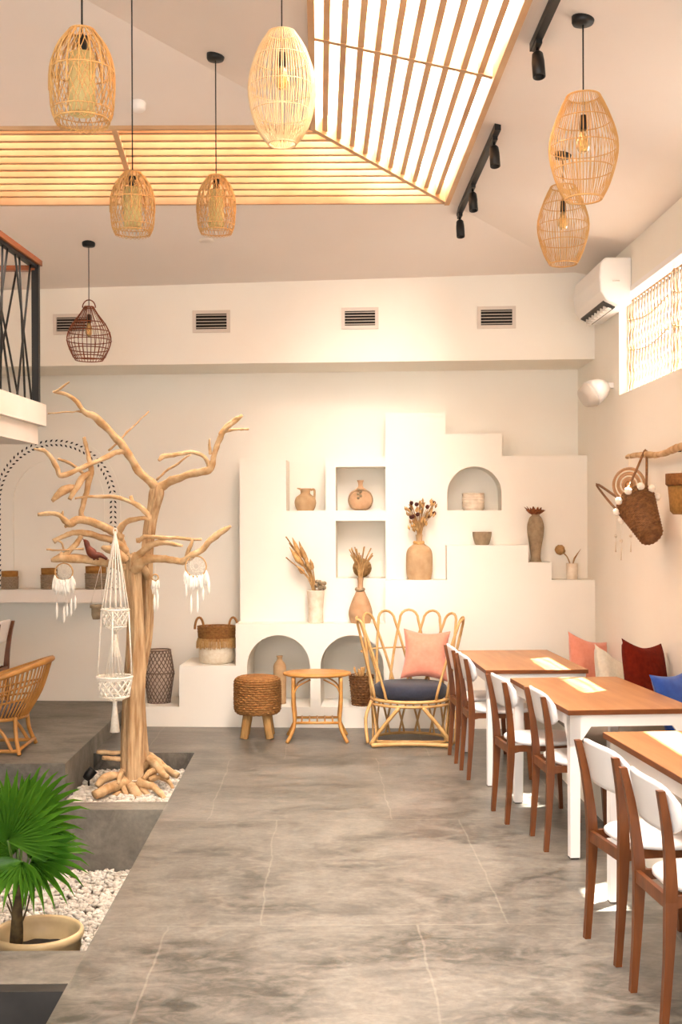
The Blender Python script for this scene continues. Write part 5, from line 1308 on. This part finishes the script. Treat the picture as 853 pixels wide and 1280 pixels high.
# ------------------------------------------------------------------ POTTED PALM
pc = Vector((-1.225, 5.02, -.36))
t = thing('potted_palm', 'fan palm in a wide cream glazed pot in the lower pebble bed', 'potted palm', pc)
m = MB(); rp = .192
m.lathe([(1e-4, 0), (rp * .72, 0), (rp * .88, .10), (rp * .97, .25), (rp * 1.0, .262), (rp * 1.03, .275), (rp * 1.02, .292), (rp * .97, .30), (rp * .92, .292), (rp * .90, .27), (rp * .84, .18), (1e-4, .16)], (0, 0, 0), 48); link('pot', m, POT, t, local=True)
m = MB(); m.lathe([(1e-4, .205), (rp * .3, .212), (rp * .86, .20), (rp * .86, .17)], (0, 0, 0), 30); m.jitter(.006, 30); link('soil', m, SOIL, t, local=True)
DP = 5.0
def PP(px, py, dy=0): return U(px, py, DP + dy)
m = MB(); st = [PP(20, 1192), PP(21, 1165), PP(22, 1130), PP(25, 1098), PP(27, 1085)]
m.tube(st, [.030, .026, .019, .016, .012], 12); m.jitter(.006, 50); link('stem', m, PALMST, t)
random.seed(9)
for a, b in (((20, 1160), (2, 1095)), ((20, 1165), (8, 1128)), ((24, 1160), (38, 1115)), ((22, 1150), (15, 1090)), ((24, 1150), (36, 1085))):
    m = MB(); m.tube(smoothpts([tuple(PP(*a)), tuple(PP((a[0] + b[0]) / 2 + 2, (a[1] + b[1]) / 2, .02)), tuple(PP(*b, .03))], 3), [.005] * 3 + [.004] * 3 + [.0015], 5); link('dead_stalk', m, PALMST, t)
def fan(hub, hdy, axis2, normal, L, spread, n, seed, label=None, droop=.15, w=.022):
    """hub pixel, axis direction of the middle segment, normal of the leaf plane"""
    random.seed(seed); h = PP(*hub, hdy); ax = Vector(axis2).normalized(); nr = Vector(normal); nr = (nr - ax * nr.dot(ax)).normalized(); sd = nr.cross(ax)
    m = MB()
    for i_ in range(n):
        u = -1 + 2 * i_ / (n - 1); a = R_(spread / 2) * u
        d = ax * cos(a) + sd * sin(a); l = L * (1 - .22 * abs(u) ** 2) * random.uniform(.93, 1.05); s_ = nr.cross(d)
        ws = w * (1 - .25 * abs(u)); step = 7; base = len(m.v); vs = []
        for j in range(step + 1):
            q = j / step; ww = ws * (.30 + 1.2 * q) if q < .45 else ws * (.84 * (1 - ((q - .45) / .55) ** 1.6)); ww = max(ww, .0008)
            fold = .85 * ww
            c = h + d * l * q - Vector((0, 0, 1)) * droop * l * q * q * q * (1 + .5 * random.random() * (q > .9)) + nr * .05 * l * (1 - q) * q * (1 - abs(u))
            vs += [c - s_ * ww * .5 + nr * fold * .5, c - nr * fold * .6, c + s_ * ww * .5 + nr * fold * .5]
        fs = []
        for j in range(step):
            o = j * 3; fs += [(o, o + 1, o + 4, o + 3), (o + 1, o + 2, o + 5, o + 4)]
        m.add(vs, fs, False)
    link('leaf', m, PALMLEAF, t, label=label)
    stt = PP(24, 1105, 0.0); m = MB(); mid_ = (stt + h) / 2 + Vector((0, .0, -.02)); m.tube(smoothpts([tuple(stt), tuple(mid_), tuple(h)], 4), .006, 6); link('leaf_stalk', m, mat('green_stalk', '4c6a24', '3b5519', rough=.5, scale=10), t)
fan((10, 1050), -.05, (.25, -.15, 1), (.1, -1, .35), .33, 205, 26, 1, droop=.05, w=.042)
fan((28, 1032), .12, (.75, .15, .75), (-.15, -1, .5), .33, 120, 15, 2, droop=.10, w=.042)
fan((40, 1077), -.02, (1, -.2, .12), (.05, -.65, .8), .27, 165, 16, 3, droop=.16, w=.042)
fan((28, 1078), -.15, (-.45, -.7, -.25), (0, -.3, 1), .24, 150, 16, 4, droop=.2, w=.040)
fan((22, 1062), .05, (-.9, .3, .5), (.2, -1, .3), .30, 150, 18, 5, droop=.15, w=.032)
fan((20, 1040), .15, (.05, .4, 1), (0, -1, .2), .30, 110, 15, 6, droop=.1, w=.032)
fan((36, 1072), .08, (.6, .6, .35), (.2, -.6, .8), .26, 130, 15, 7, droop=.15, w=.032)
